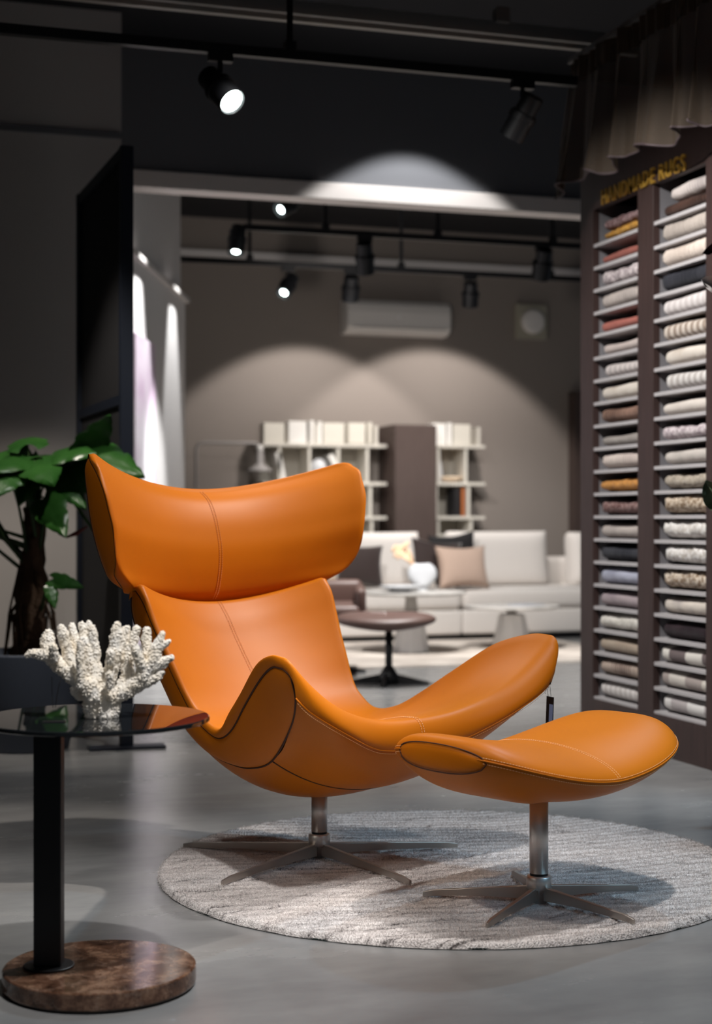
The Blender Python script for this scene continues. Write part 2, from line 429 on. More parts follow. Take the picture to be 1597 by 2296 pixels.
# seams
bm = NB()
for sg in (-1, 1):
    f = lambda p: loc3((p[0]*sg, p[1], p[2]), kc)
    tube(bm, [f(p) for p in mS], .0024, 6); tube(bm, [f(p) for p in mO], .0024, 6)
    tube(bm, [f(p) for p in (mS[-1], (mS[-1]+mO[-1])/2+np.array((.001, .006, 0)), mO[-1])], .0024, 6)
tube(bm, [loc3(lowseam(u), kc) for u in np.linspace(-1, 1, 60)], .0024, 6)
obj('dark_piping', bm, SEAM, chair, True)
bm = NB(); tube(bm, [loc3(fseam(.466*u)+np.array((0, .0005, 0)), kc) for u in np.linspace(-1, 1, 80)], .0019, 6); obj('front_piping', bm, LEATHER, chair, True)
def stitchline(bm, pts, r=.0009, dash=.0045, gap=.0022):
    pts = [Vector(p) for p in pts]; acc = 0; cur = [pts[0]]; on = True
    for a, b in zip(pts, pts[1:]):
        L = (b-a).length
        if L < 1e-6: continue
        pos = 0
        while True:
            need = (dash if on else gap)-acc
            if pos+need > L: acc += L-pos; break
            pos += need; q = a.lerp(b, pos/L)
            if on:
                cur.append(q); tube(bm, [cur[0], cur[-1]], r, 4)
            cur = [q]; on = not on; acc = 0
bm = NB()
for dx in (-.0045, .0045):
    ln = [loc3((dx, mC[i][0]+.0012, mC[i][1]+.0010), kc) for i in range(len(mC))]
    stitchline(bm, ln)
    cc = rows  # front roll centre
mid = len(last)//2
fr = []
p, q, pp = last[mid], ends[mid], prevr[mid]
T = p-pp; T = T/np.linalg.norm(T); dd = np.linalg.norm(q-p); P1 = p+T*dd*.42; P2 = q+np.array((0, .55, .62))*dd*.33
for t in np.linspace(0, 1, 20): fr.append((1-t)**3*p+3*(1-t)**2*t*P1+3*(1-t)*t*t*P2+t**3*q)
for dx in (-.0045, .0045):
    stitchline(bm, [loc3((dx, p[1]+.0008, p[2]+.0008), kc) for p in fr])
for off in (.006, -.007):
    stitchline(bm, [loc3(fseam(.462*u)+np.array((0, .0022 if off > 0 else -.0005, off)), kc) for u in np.linspace(-1, 1, 90)], .0006)
obj('stitching', bm, STITCH, chair)
# headrest
HR = [(.458, -.366, 1.099), (.473, -.330, 1.075), (.467, -.315, 1.044), (.456, -.300, .993), (.448, -.293, .948), (.439, -.290, .904), (.429, -.298, .850), (.410, -.309, .806), (.380, -.322, .772), (.340, -.350, .746)]
HS = [(.476, -.362, 1.090), (.482, -.347, 1.078), (.480, -.322, 1.047), (.474, -.302, 1.003), (.465, -.294, .955), (.455, -.289, .910), (.446, -.292, .860), (.432, -.306, .815), (.415, -.335, .785), (.372, -.362, .752)]
HO = [(.471, -.378, 1.085), (.472, -.384, 1.062), (.469, -.388, 1.035), (.463, -.388, .990), (.455, -.390, .945), (.446, -.389, .900), (.430, -.389, .850), (.408, -.394, .805), (.388, -.392, .772), (.350, -.376, .740)]
HCn = [(-.489, 1.008), (-.462, .990), (-.443, .966), (-.424, .927), (-.411, .885), (-.403, .845), (-.403, .800), (-.409, .760), (-.419, .725), (-.436, .700)]
HBk = [(-.512, 1.000), (-.530, .975), (-.540, .945), (-.545, .900), (-.540, .860), (-.530, .825), (-.515, .790), (-.500, .755), (-.480, .725), (-.455, .702)]
hR, hS, hO, hC, hB = cr(HR), cr(HS), cr(HO), cr(HCn), cr(HBk)
front = []; back = []
for i in range(len(hR)):
    t = i/(len(hR)-1)
    sec = section(hR[i], hC[i][0], hC[i][1], 2.3, 1.85+.15*t, us)
    front.append(with_roll(sec, hS[i]))
    n = len(front[-1]); r = []
    for j in range(n):
        u = j/(n-1)*2-1; a = abs(u)
        r.append(np.array((hO[i][0]*u, hB[i][0]+(hO[i][1]-hB[i][0])*a**2.3, hB[i][1]+(hO[i][2]-hB[i][1])*a**1.9)))
    back.append(r)
loop = list(front)
fb, bb_ = front[-1], back[-1]
for t in np.linspace(0, 1, 8)[1:-1]:
    loop.append([p*(1-t)+q*t-np.array((0, 0, .010))*math.sin(PI*t) for p, q in zip(fb, bb_)])
loop += back[::-1]
fb, bb_ = back[0], front[0]
for t in np.linspace(0, 1, 8)[1:-1]:
    loop.append([p*(1-t)+q*t+np.array((0, 0, .013))*math.sin(PI*t)**.7 for p, q in zip(fb, bb_)])
bm = NB(); grid(bm, L3(loop), closed_r=True)
hr = obj('headrest', bm, LEATHER, chair, True); tagm(hr, 'orange leather winged headrest')
bs = NB()
for sg in (-1, 1):
    bm = NB(); grid(bm, L3(panel(hS, hO, 16, .013, .003, sg))); obj('wing_end_panel', bm, LEATHER, hr, True)
    f = lambda p: loc3((p[0]*sg, p[1], p[2]), kc)
    bs = NB(); tube(bs, [f(p) for p in hS]+[f(p) for p in hO[::-1]]+[f(hS[0])], .0022, 6); obj('dark_piping', bs, SEAM, hr, True)
bm = NB()
for dx in (-.0045, .0045):
    stitchline(bm, [loc3((dx, hC[i][0]+.0012, hC[i][1]+.0008), kc) for i in range(len(hC))])
obj('stitching', bm, STITCH, hr)

# ------------------------------------------------------------------ footstool
FB = W(.436, 3.72, 0)
stool = empty('footstool', FB, R(43)-TH, 'orange leather saddle footstool on a steel star base in front of the chair', 'footstool')
star_base(stool, .28, [R(x-43) for x in (-121, -47, 24, 97, 168)], .030, .022, .083, .0225, .275)
A_, B_, NN = .350, .242, 3.3
def rim(th):
    c_, s_ = math.cos(th), math.sin(th)
    r = (abs(c_/A_)**NN+abs(s_/B_)**NN)**(-1/NN); return r*c_, r*s_
def rimz(s): return .336+.070*(min(abs(s), .36)/.34)**1.7
def crest(s): return .402+.044*(min(abs(s), .36)/.30)**1.7
def foot_top(th, rho):
    x, y = rim(th); e = abs(x/A_)**8
    g1 = max(0, 1-rho**2)**.62; g2 = max(0, 1-rho**15)**.5; g = g1*(1-e)+g2*e
    s, f = x*rho, y*rho
    zr = rimz(x)*(1-0)+0; base = rimz(s)
    z = base*(1-g)+crest(s)*g
    z = zr*(1-g)*1.0+crest(s)*g if rho > .0 else crest(s)
    return Vector((s, -f, z))
def foot_bot(th, rho):
    x, y = rim(th); e = abs(x/A_)**8
    g = max(0, 1-rho**(2.2+9*e))**(.62-.12*e)
    s, f = x*rho, y*rho; bz = .268+.078*(abs(s)/.33)**2.2
    return Vector((s, -f, rimz(x)*(1-g)+bz*g))
nth = 120
rr = list(np.sin(np.linspace(0, PI/2, 44)))
rows = [[foot_top(2*PI*j/nth, r) for j in range(nth)] for r in rr[1:]]
bm = NB(); V = grid(bm, rows, closed_c=True); cv = bm.verts.new(foot_top(0, 0))
for j in range(nth): bm.faces.new((cv, V[0][j], V[0][(j+1) % nth]))
cush = obj('cushion', bm, LEATHER, stool, True); tagm(cush, 'orange leather saddle cushion')
rows = [[foot_bot(2*PI*j/nth, r) for j in range(nth)] for r in rr[1:]]
bm = NB(); V = grid(bm, rows, closed_c=True); cv = bm.verts.new(foot_bot(0, 0))
for j in range(nth): bm.faces.new((cv, V[0][j], V[0][(j+1) % nth]))
obj('under_shell', bm, LEATHER, stool, True)
bm = NB(); sm = NB(); st = NB()
def rimpt(th, dz=0, dr=0):
    x, y = rim(th); n = Vector((x, -y, 0)).normalized(); return Vector((x, -y, rimz(x)+dz))+n*dr
seg = [i for i in range(0, 361)]
rp = NB(); tube(rp, [rimpt(R(i), 0, .0005) for i in seg], .0019, 6); obj('rim_piping', rp, LEATHER, stool, True)
stitchline(st, [rimpt(R(i), .006, -.0006) for i in seg], .0006); stitchline(st, [rimpt(R(i), -.007, -.0006) for i in seg], .0006)
for dx in (-.0045, .0045):
    stitchline(st, r=.0006, pts=[Vector((dx, -math.copysign(1, q)*B_*abs(q), 0))+Vector((0, 0, foot_top(PI/2 if q > 0 else -PI/2, abs(q)).z+.0007)) for q in np.linspace(-.985, .985, 90)])
for sg in (-1, 1):
    hw = .134; zc_ = .399
    rows = []
    for i in range(25):
        t = i/24; f = -hw+2*hw*t
        hh = .030*max(0, 1-abs(2*t-1)**2.3)**.5
        x0 = A_*(1-abs(f/B_)**NN)**(1/NN)
        row = []
        for j in range(15):
            q = j/14*2-1; bl = max(0, 1-q*q)**.5*min(1, hh/.02)
            row.append(Vector((sg*(x0-.004+.009*bl), -f, zc_+hh*q-.004*(t-.5))))
        rows.append(row)
    bm = NB(); grid(bm, rows); obj('end_panel', bm, LEATHER, stool, True)
    ol = [rows[i][0]+Vector((sg*.0035, 0, -.001)) for i in range(25)]+[rows[i][14]+Vector((sg*.0035, 0, .001)) for i in range(24, -1, -1)]
    tube(sm, ol+[ol[0]], .0016, 6)
obj('dark_piping', sm, SEAM, stool, True); obj('stitching', st, STITCH, stool)

# ------------------------------------------------------------------ round rug
def rug_mat(name, c1, c2, c3):
    m, t, b = nt(name); I = b.inputs; L = t.links.new
    I['Roughness'].default_value = .95; I['Specular IOR Level'].default_value = .1; I['Sheen Weight'].default_value = .3
    tc = t.nodes.new('ShaderNodeTexCoord')
    n0 = t.nodes.new('ShaderNodeTexNoise'); n0.inputs['Scale'].default_value = 1.7; n0.inputs['Detail'].default_value = 2; L(tc.outputs['Object'], n0.inputs['Vector'])
    sc = t.nodes.new('ShaderNodeVectorMath'); sc.operation = 'MULTIPLY_ADD'; sc.inputs[1].default_value = (.0, .30, 0); L(n0.outputs['Color'], sc.inputs[0]); L(tc.outputs['Object'], sc.inputs[2])
    mp = t.nodes.new('ShaderNodeMapping'); mp.inputs['Scale'].default_value = (1.3, 46, 1); L(sc.outputs[0], mp.inputs[0])
    n1 = t.nodes.new('ShaderNodeTexNoise'); n1.inputs['Scale'].default_value = 1.5; n1.inputs['Detail'].default_value = 6; n1.inputs['Roughness'].default_value = .75; L(mp.outputs[0], n1.inputs['Vector'])
    n2 = t.nodes.new('ShaderNodeTexNoise'); n2.inputs['Scale'].default_value = 160; n2.inputs['Detail'].default_value = 3; L(tc.outputs['Object'], n2.inputs['Vector'])
    ad = t.nodes.new('ShaderNodeMath'); ad.operation = 'MULTIPLY_ADD'; ad.inputs[1].default_value = .35; L(n2.outputs['Fac'], ad.inputs[0]); L(n1.outputs['Fac'], ad.inputs[2])
    r = t.nodes.new('ShaderNodeValToRGB'); e = r.color_ramp.elements; e[0].position = .53; e[0].color = (*c3, 1); e[1].position = .60; e[1].color = (*c2, 1)
    k = e.new(.74); k.color = (*c1, 1)
    L(ad.outputs[0], r.inputs[0]); L(r.outputs[0], I['Base Color'])
    bp = t.nodes.new('ShaderNodeBump'); bp.inputs['Strength'].default_value = .9; bp.inputs['Distance'].default_value = .006
    n3 = t.nodes.new('ShaderNodeTexNoise'); n3.inputs['Scale'].default_value = 260; n3.inputs['Detail'].default_value = 2; L(tc.outputs['Object'], n3.inputs['Vector'])
    L(n3.outputs['Fac'], bp.inputs['Height']); L(bp.outputs[0], I['Normal'])
    return m
RC = W(.252, 4.14, 0); RR = .770
bm = NB(); rows = []
nr_, na_ = 190, 620
for i in range(1, nr_+1):
    q = i/nr_; r = RR*(q if q < .9 else q); row = []
    for j in range(na_):
        a = 2*PI*j/na_
        rr_ = r*(1+.0035*noise.noise(Vector((math.cos(a)*14, math.sin(a)*14, 3)))) if q > .97 else r
        x, y = rr_*math.cos(a), rr_*math.sin(a)
        wy = y+.10*math.sin(x*2.6+1)+.05*noise.noise(Vector((x*2, y*2, 0)))
        h = .0175+(.0022*math.sin(wy*150))+.0016*noise.noise(Vector((x*7, wy*60, 1)))+.0018*noise.noise(Vector((x*120, y*120, 5)))
        e = (RR-r)/.012
        if e < 1: h *= max(0.12, (1-(1-max(0, e))**2)**.5)
        row.append((x, y, h))
    rows.append(row)
V = grid(bm, rows, closed_c=True); cv = bm.verts.new((0, 0, .0175))
for j in range(na_): bm.faces.new((cv, V[0][j], V[0][(j+1) % na_]))
rug = empty('round_rug', RC, R(-6), 'round pale grey wavy-striped wool rug under the lounge chair', 'rug')
o = obj('pile', bm, rug_mat('grey_wool_pile', (.86, .81, .79), (.62, .57, .555), (.13, .115, .11)), rug, True)
hm = o.modifiers.new('wool', 'PARTICLE_SYSTEM'); ps = o.particle_systems[0].settings
ps.type = 'HAIR'; ps.count = 200000; ps.hair_length = .0042; ps.hair_step = 2; ps.display_step = 2; ps.render_step = 2
ps.brownian_factor = .0008; ps.factor_random = .0008; ps.root_radius = .35; ps.tip_radius = .2; ps.radius_scale = .0016
ps.use_modifier_stack = False; ps.length_random = .35
bm = NB(); lathe(bm, [(RR-.012, .001), (RR-.001, .001), (RR-.001, .004), (RR-.012, .005)], n=120, cap=False)
bmesh.ops.remove_doubles(bm, verts=bm.verts, dist=1e-6)
obj('backing', bm, mat('dark_rug_backing', (.02, .035, .032), .9), rug)

# ------------------------------------------------------------------ side table
TB = W(-.512, 3.12, 0)
table = empty('side_table', TB, -TH, 'small black side table with smoked glass top and brown marble foot', 'side table')
def marble():
    m, t, b = nt('brown_marble'); I = b.inputs; L = t.links.new
    I['Roughness'].default_value = .10
    tc = t.nodes.new('ShaderNodeTexCoord')
    n = t.nodes.new('ShaderNodeTexNoise'); n.inputs['Scale'].default_value = 21; n.inputs['Detail'].default_value = 12; n.inputs['Roughness'].default_value = .76; n.inputs['Distortion'].default_value = .15
    L(tc.outputs['Object'], n.inputs['Vector'])
    r = t.nodes.new('ShaderNodeValToRGB'); e = r.color_ramp.elements; e[0].position = .36; e[0].color = (.022, .010, .006, 1); e[1].position = .66; e[1].color = (.27, .165, .11, 1)
    k = e.new(.50); k.color = (.105, .052, .032, 1)
    v = t.nodes.new('ShaderNodeTexVoronoi'); v.feature = 'DISTANCE_TO_EDGE'; v.inputs['Scale'].default_value = 15
    mx0 = t.nodes.new('ShaderNodeMix'); mx0.data_type = 'VECTOR'; mx0.inputs[0].default_value = .12; L(tc.outputs['Object'], mx0.inputs[4]); L(n.outputs['Color'], mx0.inputs[5]); L(mx0.outputs[1], v.inputs['Vector'])
    vr = t.nodes.new('ShaderNodeMapRange'); vr.inputs['From Max'].default_value = .022; vr.inputs['To Min'].default_value = .40; vr.inputs['To Max'].default_value = 0; L(v.outputs['Distance'], vr.inputs[0])
    mx = t.nodes.new('ShaderNodeMix'); mx.data_type = 'RGBA'; mx.inputs[7].default_value = (.42, .32, .26, 1)
    L(n.outputs['Fac'], r.inputs[0]); L(vr.outputs[0], mx.inputs[0]); L(r.outputs[0], mx.inputs[6]); L(mx.outputs[2], I['Base Color'])
    return m
bm = NB(); lathe(bm, [(.176, 0), (.186, .001), (.186, .004), (.176, .004)], n=90); obj('base_pad', bm, BLACK, table)
bm = NB(); lathe(bm, [(.185, .004), (.1905, .006), (.1915, .009), (.1915, .037), (.190, .0395), (.1875, .040)], n=120); obj('marble_base', bm, marble(), table, bevel=0)
px_, py_ = -.100, -.01
bm = NB(); lathe(bm, [(.048, .0402), (.0505, .041), (.0505, .0435), (.049, .0445)], (px_, py_, 0), 60); obj('flange', bm, BLACK, table)
bm = NB(); softbox(bm, px_-.0275, px_+.0275, py_-.020, py_+.020, .0445, .523, .003, 2); obj('post', bm, mat('matt_black_post', (.004, .0045, .006), .5), table)
bm = NB(); box(bm, px_-.0275, px_+.0275, py_-.03, py_+.03, .5232, .5262); obj('mounting_plate', bm, BLACK, table)
GL = mat('smoked_glass', (.012, .014, .016), .015, spec=.6, ior=1.6)
bm = NB(); lathe(bm, [(.226, .5265), (.2285, .528), (.2285, .5345), (.226, .536)], (-.010, 0, 0), 160)
o = obj('glass_top', bm, GL, table); tagm(o, 'smoked black glass top')

# ------------------------------------------------------------------ coral
rng = random.Random(5)
YC = 3.10
def cpx(px, py, dy=0.0):      # local coral coordinates: x across, y away, z up
    s = YC/FP
    return Vector(((px-225)*s, dy, (1637-py)*s))
branches = [
 # list of (px, py, dy, radius px)
 [(235, 1632, 0, 22), (225, 1590, 0, 26), (215, 1550, 0, 24), (200, 1500, 0, 17), (190, 1465, 0, 14), (186, 1480, 0, 10)],
 [(205, 1632, -.01, 14), (210, 1585, -.02, 22), (205, 1560, -.025, 20)],
 [(258, 1632, .0, 10), (262, 1590, .0, 12), (280, 1550, .01, 16)],
 [(225, 1570, 0, 22), (180, 1555, .0, 20), (140, 1525, .0, 18), (105, 1495, 0, 16), (70, 1492, 0, 9), (62, 1497, 0, 6)],
 [(180, 1592, 0, 8), (172, 1575, 0, 14), (190, 1555, 0, 20)],
 [(110, 1495, 0, 16), (105, 1465, .01, 17), (108, 1448, .01, 10)],
 [(125, 1500, -.02, 12), (126, 1475, -.03, 9)],
 [(165, 1530, .0, 15), (152, 1490, .005, 14), (142, 1450, .0, 12), (138, 1434, 0, 8)],
 [(170, 1520, .015, 12), (164, 1470, .02, 12), (157, 1432, .02, 8)],
 [(195, 1520, .015, 16), (188, 1460, .02, 13), (180, 1430, .02, 9)],
 [(200, 1500, .015, 14), (195, 1440, .02, 10), (196, 1425, .02, 6)],
 [(205, 1540, .0, 16), (214, 1490, .0, 12), (208, 1450, .0, 11), (206, 1435, 0, 8)],
 [(190, 1560, -.03, 12), (187, 1500, -.035, 9), (187, 1466, -.035, 6)],
 [(230, 1580, 0, 20), (248, 1540, .0, 16), (256, 1500, 0, 18), (262, 1450, 0, 14), (262, 1428, 0, 8)],
 [(258, 1500, .01, 16), (275, 1470, .01, 12), (282, 1438, .01, 9)],
 [(250, 1510, -.02, 10), (253, 1490, -.025, 11)],
 [(285, 1560, .01, 16), (285, 1500, .01, 14), (298, 1460, .01, 11), (305, 1438, .01, 9)],
 [(252, 1560, -.03, 10), (252, 1535, -.035, 9)],
 [(240, 1600, 0, 18), (285, 1575, .0, 20), (320, 1545, .0, 20), (345, 1510, .0, 18), (350, 1480, 0, 14)],
 [(320, 1520, -.01, 14), (308, 1485, -.02, 10), (305, 1474, -.02, 8)],
 [(330, 1500, .01, 12), (326, 1460, .015, 12), (328, 1442, .015, 9)],
 [(345, 1490, 0, 14), (360, 1460, 0, 9), (364, 1448, 0, 6)],
 [(355, 1480, 0, 10), (372, 1470, 0, 7), (378, 1466, 0, 5)],
 [(345, 1520, 0, 15), (372, 1508, 0, 9), (385, 1502, 0, 6)],
 [(350, 1515, 0, 12), (370, 1518, 0, 7)],
 [(300, 1570, 0, 16), (330, 1555, 0, 14), (352, 1545, 0, 11), (362, 1535, 0, 7)],
]
def ico_t(sub):
    b = NB(); bmesh.ops.create_icosphere(b, subdivisions=sub, radius=1); b.verts.index_update()
    r = (np.array([v.co[:] for v in b.verts]), np.array([[v.index for v in f.verts] for f in b.faces])); b.free(); return r
ICO = {2: ico_t(2), 1: ico_t(1)}; cv_, cf_ = [], []; cnt = 0
def ico(r, c, sub):
    global cnt
    v, f = ICO[sub]; cv_.append(v*r+np.array(c)); cf_.append(f+cnt); cnt += len(v)
s_ = YC/FP
for br in branches:
    pts = [(cpx(x, y, d_), r_*s_*1.02) for x, y, d_, r_ in br]
    for (a, ra), (b, rb) in zip(pts, pts[1:]):
        n = max(2, int((b-a).length/(min(ra, rb)*.45)))
        for i in range(n+1):
            t = i/n; c_ = a.lerp(b, t); r_ = (ra*(1-t)+rb*t)*rng.uniform(.90, 1.03)
            c_ = Vector((c_.x+rng.uniform(-.001, .001), c_.y, max(c_.z, .004)))
            ico(r_*.96, c_, 2)
            for _ in range(int(r_/.00028)):
                v = Vector((rng.gauss(0, 1), rng.gauss(0, 1), rng.gauss(0, 1))).normalized()
                q = c_+v*r_*1.0
                if q.z > .002: ico(rng.uniform(.0012, .0021), q, 1)
cv_ = np.concatenate(cv_); cf_ = np.concatenate(cf_)
me = bpy.data.meshes.new('coral_raw'); me.from_pydata(cv_.tolist(), [], cf_.tolist())
tmp = bpy.data.objects.new('tmp', me); C.objects.link(tmp)
rm = tmp.modifiers.new('r', 'REMESH'); rm.mode = 'VOXEL'; rm.voxel_size = .00085; rm.use_smooth_shade = True
dg = bpy.context.evaluated_depsgraph_get(); me2 = bpy.data.meshes.new_from_object(tmp.evaluated_get(dg))
bpy.data.objects.remove(tmp); bpy.data.meshes.remove(me)
me2.name = 'coral'
for v in me2.vertices:
    if v.co.z < 0: v.co.z = 0
CORAL = mat('bleached_coral', (.86, .77, .63), .8, var=(38, .22, (.90, .88, .84)), bump=(900, .35, .001))
TT = .536
co = P(225, 1637, YC)
coral = finish('coral', me2, CORAL, None, True, (co.x, co.y, TT), -TH)
tagm(coral, 'rough white branching coral standing on the smoked glass top', 'coral')
bm = NB()
tg = W(0, 0, 0)
def cl(px, py, Y): return P(px, py, Y)
tube(bm, [cl(144, 1508, 3.05), cl(134, 1530, 3.04), cl(128, 1560, 3.04), cl(124, 1587, 3.04)], .0008, 6)
tube(bm, [cl(116, 1517, 3.05), cl(117, 1560, 3.05), cl(119, 1587, 3.04)], .0008, 6)
z_ = TT+.001
e0 = cl(121, 1587, 3.04)
th = obj('cord', bm, BLACK); bm = NB()
box(bm, -.022, .022, -.012, .012, 0, .0012, Matrix.Translation((e0.x, e0.y, TT+.0002)) @ Matrix.Rotation(-.2, 4, 'Z'))
pt_ = empty('price_tag', (e0.x, e0.y, TT), 0, 'small black tag on a thin black cord tied to the coral', 'tag')
th.parent = pt_; th.location = -Vector((e0.x, e0.y, TT))
o = obj('card', bm, BLACK, pt_); o.location = -Vector((e0.x, e0.y, TT))

# hang tag on the far arm of the chair
bm = NB(); Yt = 4.22
g = lambda x, y, dY=0: P(x, y, Yt+dY)
e0 = g(1232, 1532)
tagt = empty('hang_tag', e0, 0, 'slim black and blue hang tag dangling on a cord from the far arm', 'tag')
def sub_(p): return p-e0
ico_b = NB(); bmesh.ops.create_cube(ico_b, size=1, matrix=Matrix.Translation((0, 0, 0)) @ Matrix.Rotation(-TH, 4, 'Z') @ Matrix.Diagonal((.008, .006, .006, 1)))
obj('clip', ico_b, BLACK, tagt)
tube(bm, [sub_(g(1231, 1534)), sub_(g(1228, 1548)), sub_(g(1230, 1566))], .0006, 5)
tube(bm, [sub_(g(1233, 1534)), sub_(g(1236, 1562))], .0006, 5)
tube(bm, [sub_(g(1229, 1538)), sub_(g(1222, 1552)), sub_(g(1224, 1556))], .0006, 5)
obj('cord', bm, BLACK, tagt)
bm = NB(); M = Matrix.Translation(sub_(g(1233, 1600))) @ Matrix.Rotation(-TH-.9, 4, 'Z') @ Matrix.Rotation(.05, 4, 'Y')
box(bm, -.013, .013, -.0012, .0012, -.050, .046, M); obj('black_card', bm, BLACK, tagt)
bm = NB(); box(bm, -.001, .012, -.0020, -.0013, -.048, .026, M); obj('blue_sleeve', bm, mat('blue_tag_sleeve', (.25, .36, .62), .3), tagt)

# ------------------------------------------------------------------ partition screen on the left
u0 = 1.0
n0 = P(284, 1165, 6.34); f0 = P(184, 1165, 7.30)
scr = empty('partition_screen', (n0.x, n0.y, 0), 0, 'tall dark screen in a navy black metal frame on flat feet', 'screen')
D_ = Vector((f0.x-n0.x, f0.y-n0.y, 0)); Ls = D_.length; az = math.atan2(D_.y, D_.x)
MR = Matrix.Rotation(az, 4, 'Z')
for x in (0, Ls):
    bm = NB(); box(bm, x-.03 if x else -.012, x+.012 if x else .03, -.026, .026, .012, 2.447, MR); obj('frame_post', bm, NAVY, scr, bevel=.002)
bm = NB(); box(bm, .03, Ls-.03, -.02, .02, 2.40, 2.447, MR); obj('frame_rail', bm, NAVY, scr)
bm = NB(); box(bm, .03, Ls-.03, -.02, .02, .10, .15, MR); obj('frame_rail', bm, NAVY, scr)
bm = NB(); box(bm, .03, Ls-.03, -.02, .02, 1.40, 1.44, MR); obj('frame_rail', bm, NAVY, scr)
bm = NB(); box(bm, .03, Ls-.03, -.006, .006, .15, 2.40, MR); obj('textile_panel', bm, MESHD, scr)
for x in (0, Ls):
    bm = NB(); M = Matrix.Translation(MR @ Vector((x, 0, 0))) @ Matrix.Rotation(-.02, 4, 'Z'); box(bm, -.155, .155, -.045, .045, 0, .012, M); obj('foot_plate', bm, NAVY, scr, bevel=.001)

# ------------------------------------------------------------------ potted plant
PB = W((60-CX)/FP*6.35, 6.35, 0)
plant = empty('potted_philodendron', PB, -TH, 'large green leafy plant with thick trunk in a blue grey pot', 'plant')
POT = mat('blue_grey_pot', (.055, .068, .095), .6, bump=(40, .1, .002))
bm = NB(); lathe(bm, [(.16, 0), (.17, .004), (.205, .20), (.222, .385), (.222, .395), (.205, .395), (.20, .35)], n=60); obj('pot', bm, POT, plant, True)
bm = NB(); lathe(bm, [(.203, .352), (.15, .365), (.05, .372)], n=40); obj('soil', bm, mat('dark_soil', (.02, .014, .010), 1, bump=(60, 1, .02)), plant)
BARK = mat('brown_bark', (.045, .024, .014), .9, var=(22, .25, (.10, .055, .028), (1, 1, .4)), bump=(45, .9, .012))
rng = random.Random(11)
bm = NB()
def trunkline(x0, x1, r0, h, lean):
    pts = []; rs = []
    for i in range(22):
        t = i/21; pts.append((x0+(x1-x0)*t+.012*math.sin(9*t+x0*40), lean*t+.01*math.cos(11*t), .36+h*t)); rs.append(r0*(1-.35*t)*(1+.12*math.sin(31*t+x0*9)))
    tube(bm, pts, rs, 14)
trunkline(.015, .02, .062, .62, .02); trunkline(.06, .045, .035, .50, -.03); trunkline(-.03, -.01, .035, .40, .03)
for i in range(14):
    a = rng.uniform(0, 6.28); tube(bm, [(.02+.05*math.cos(a), .05*math.sin(a), .75-rng.uniform(0, .25)), (.02+.09*math.cos(a), .09*math.sin(a), .55), (.02+.11*math.cos(a+.3), .11*math.sin(a+.3), .37)], .005, 6)
obj('trunk', bm, BARK, plant, True)
LEAFM = mat('glossy_green_leaf', (.010, .050, .008), .30, var=(7, .3, (.030, .105, .018)), bump=(25, .3, .006))
PET = mat('green_petiole', (.030, .065, .018), .5)
lm = NB(); pm = NB()
def leaf(base, d, L, Wd, droop, roll, lobes=True):
    d = Vector(d).normalized(); side = d.cross(Vector((0, 0, 1))).normalized(); up = side.cross(d)
    side, up = side*math.cos(roll)+up*math.sin(roll), up*math.cos(roll)-side*math.sin(roll)
    n, k = 20, 9; rows = []
    for i in range(n+1):
        t = i/n
        w_ = Wd*(math.sin(PI*min(1, t*.93+.07)**.62))**.8*(1-.15*t)
        if t < .05: w_ *= .8
        row = []
        for j in range(-k, k+1):
            q = j/k
            lob = 1-(.16*max(0, math.sin(t*24+1.2))**2*abs(q)**3 if lobes else 0)
            x = q*w_*lob; back = -.22*L*(abs(q)**1.5)*(1-t)**2
            c_ = Vector(base)+d*(t*L+back)-Vector((0, 0, 1))*droop*L*(t**1.8)+side*x
            c_ += up*(.05*L*abs(q)**1.2+.018*math.sin(t*22)*abs(q)*L*.6)-up*.10*L*q*q
            row.append(c_)
        rows.append(row)
    grid(lm, rows)
# leaves given by picture position of their centre, depth offset and direction
LV = [  # px, py, dY, dir(x,y,z), length, width, droop, roll
 (215, 968, .0, (.45, -.2, .75), .22, .085, .15, .5),
 (250, 1025, -.05, (.9, -.35, -.05), .27, .12, .25, -.75),
 (160, 1000, -.05, (.8, -.5, .30), .25, .10, .3, -.5),
 (95, 1035, -.12, (.5, -.9, -.05), .24, .105, .35, -.35),
 (40, 1020, -.05, (-.5, -.8, .1), .24, .105, .35, .3),
 (0, 1015, .05, (-.9, -.3, .15), .22, .09, .3, .5),
 (120, 1010, .12, (.3, .8, .25), .24, .10, .3, 0),
 (20, 1065, -.15, (-.3, -.9, -.35), .17, .07, .3, .4),
 (60, 1080, .0, (-.2, -.7, -.5), .16, .06, .3, .2),
 (150, 1075, -.02, (.7, -.5, -.3), .20, .085, .4, -.6),
 (185, 1060, .08, (.9, .2, -.1), .22, .09, .4, -.8),
 (120, 1140, -.14, (.55, -.7, -.45), .20, .078, .3, -.75),
 (-20, 1085, -.1, (-.7, -.5, -.2), .18, .08, .3, .3),
 (165, 1110, .1, (.6, .5, -.5), .20, .08, .4, -.4),
 (150, 1300, -.05, (.9, -.2, -.05), .13, .042, .2, -.9),
 (118, 1335, -.08, (.3, -.4, -.8), .08, .030, .2, -.3),
 (60, 975, .15, (-.2, .8, .4), .22, .09, .3, .2),
 (180, 1025, .15, (.5, .7, .2), .22, .09, .3, -.3),
 (75, 1060, .1, (.1, -.3, -.6), .20, .08, .2, .9),
]
iv = Matrix.Rotation(TH, 4, 'Z')
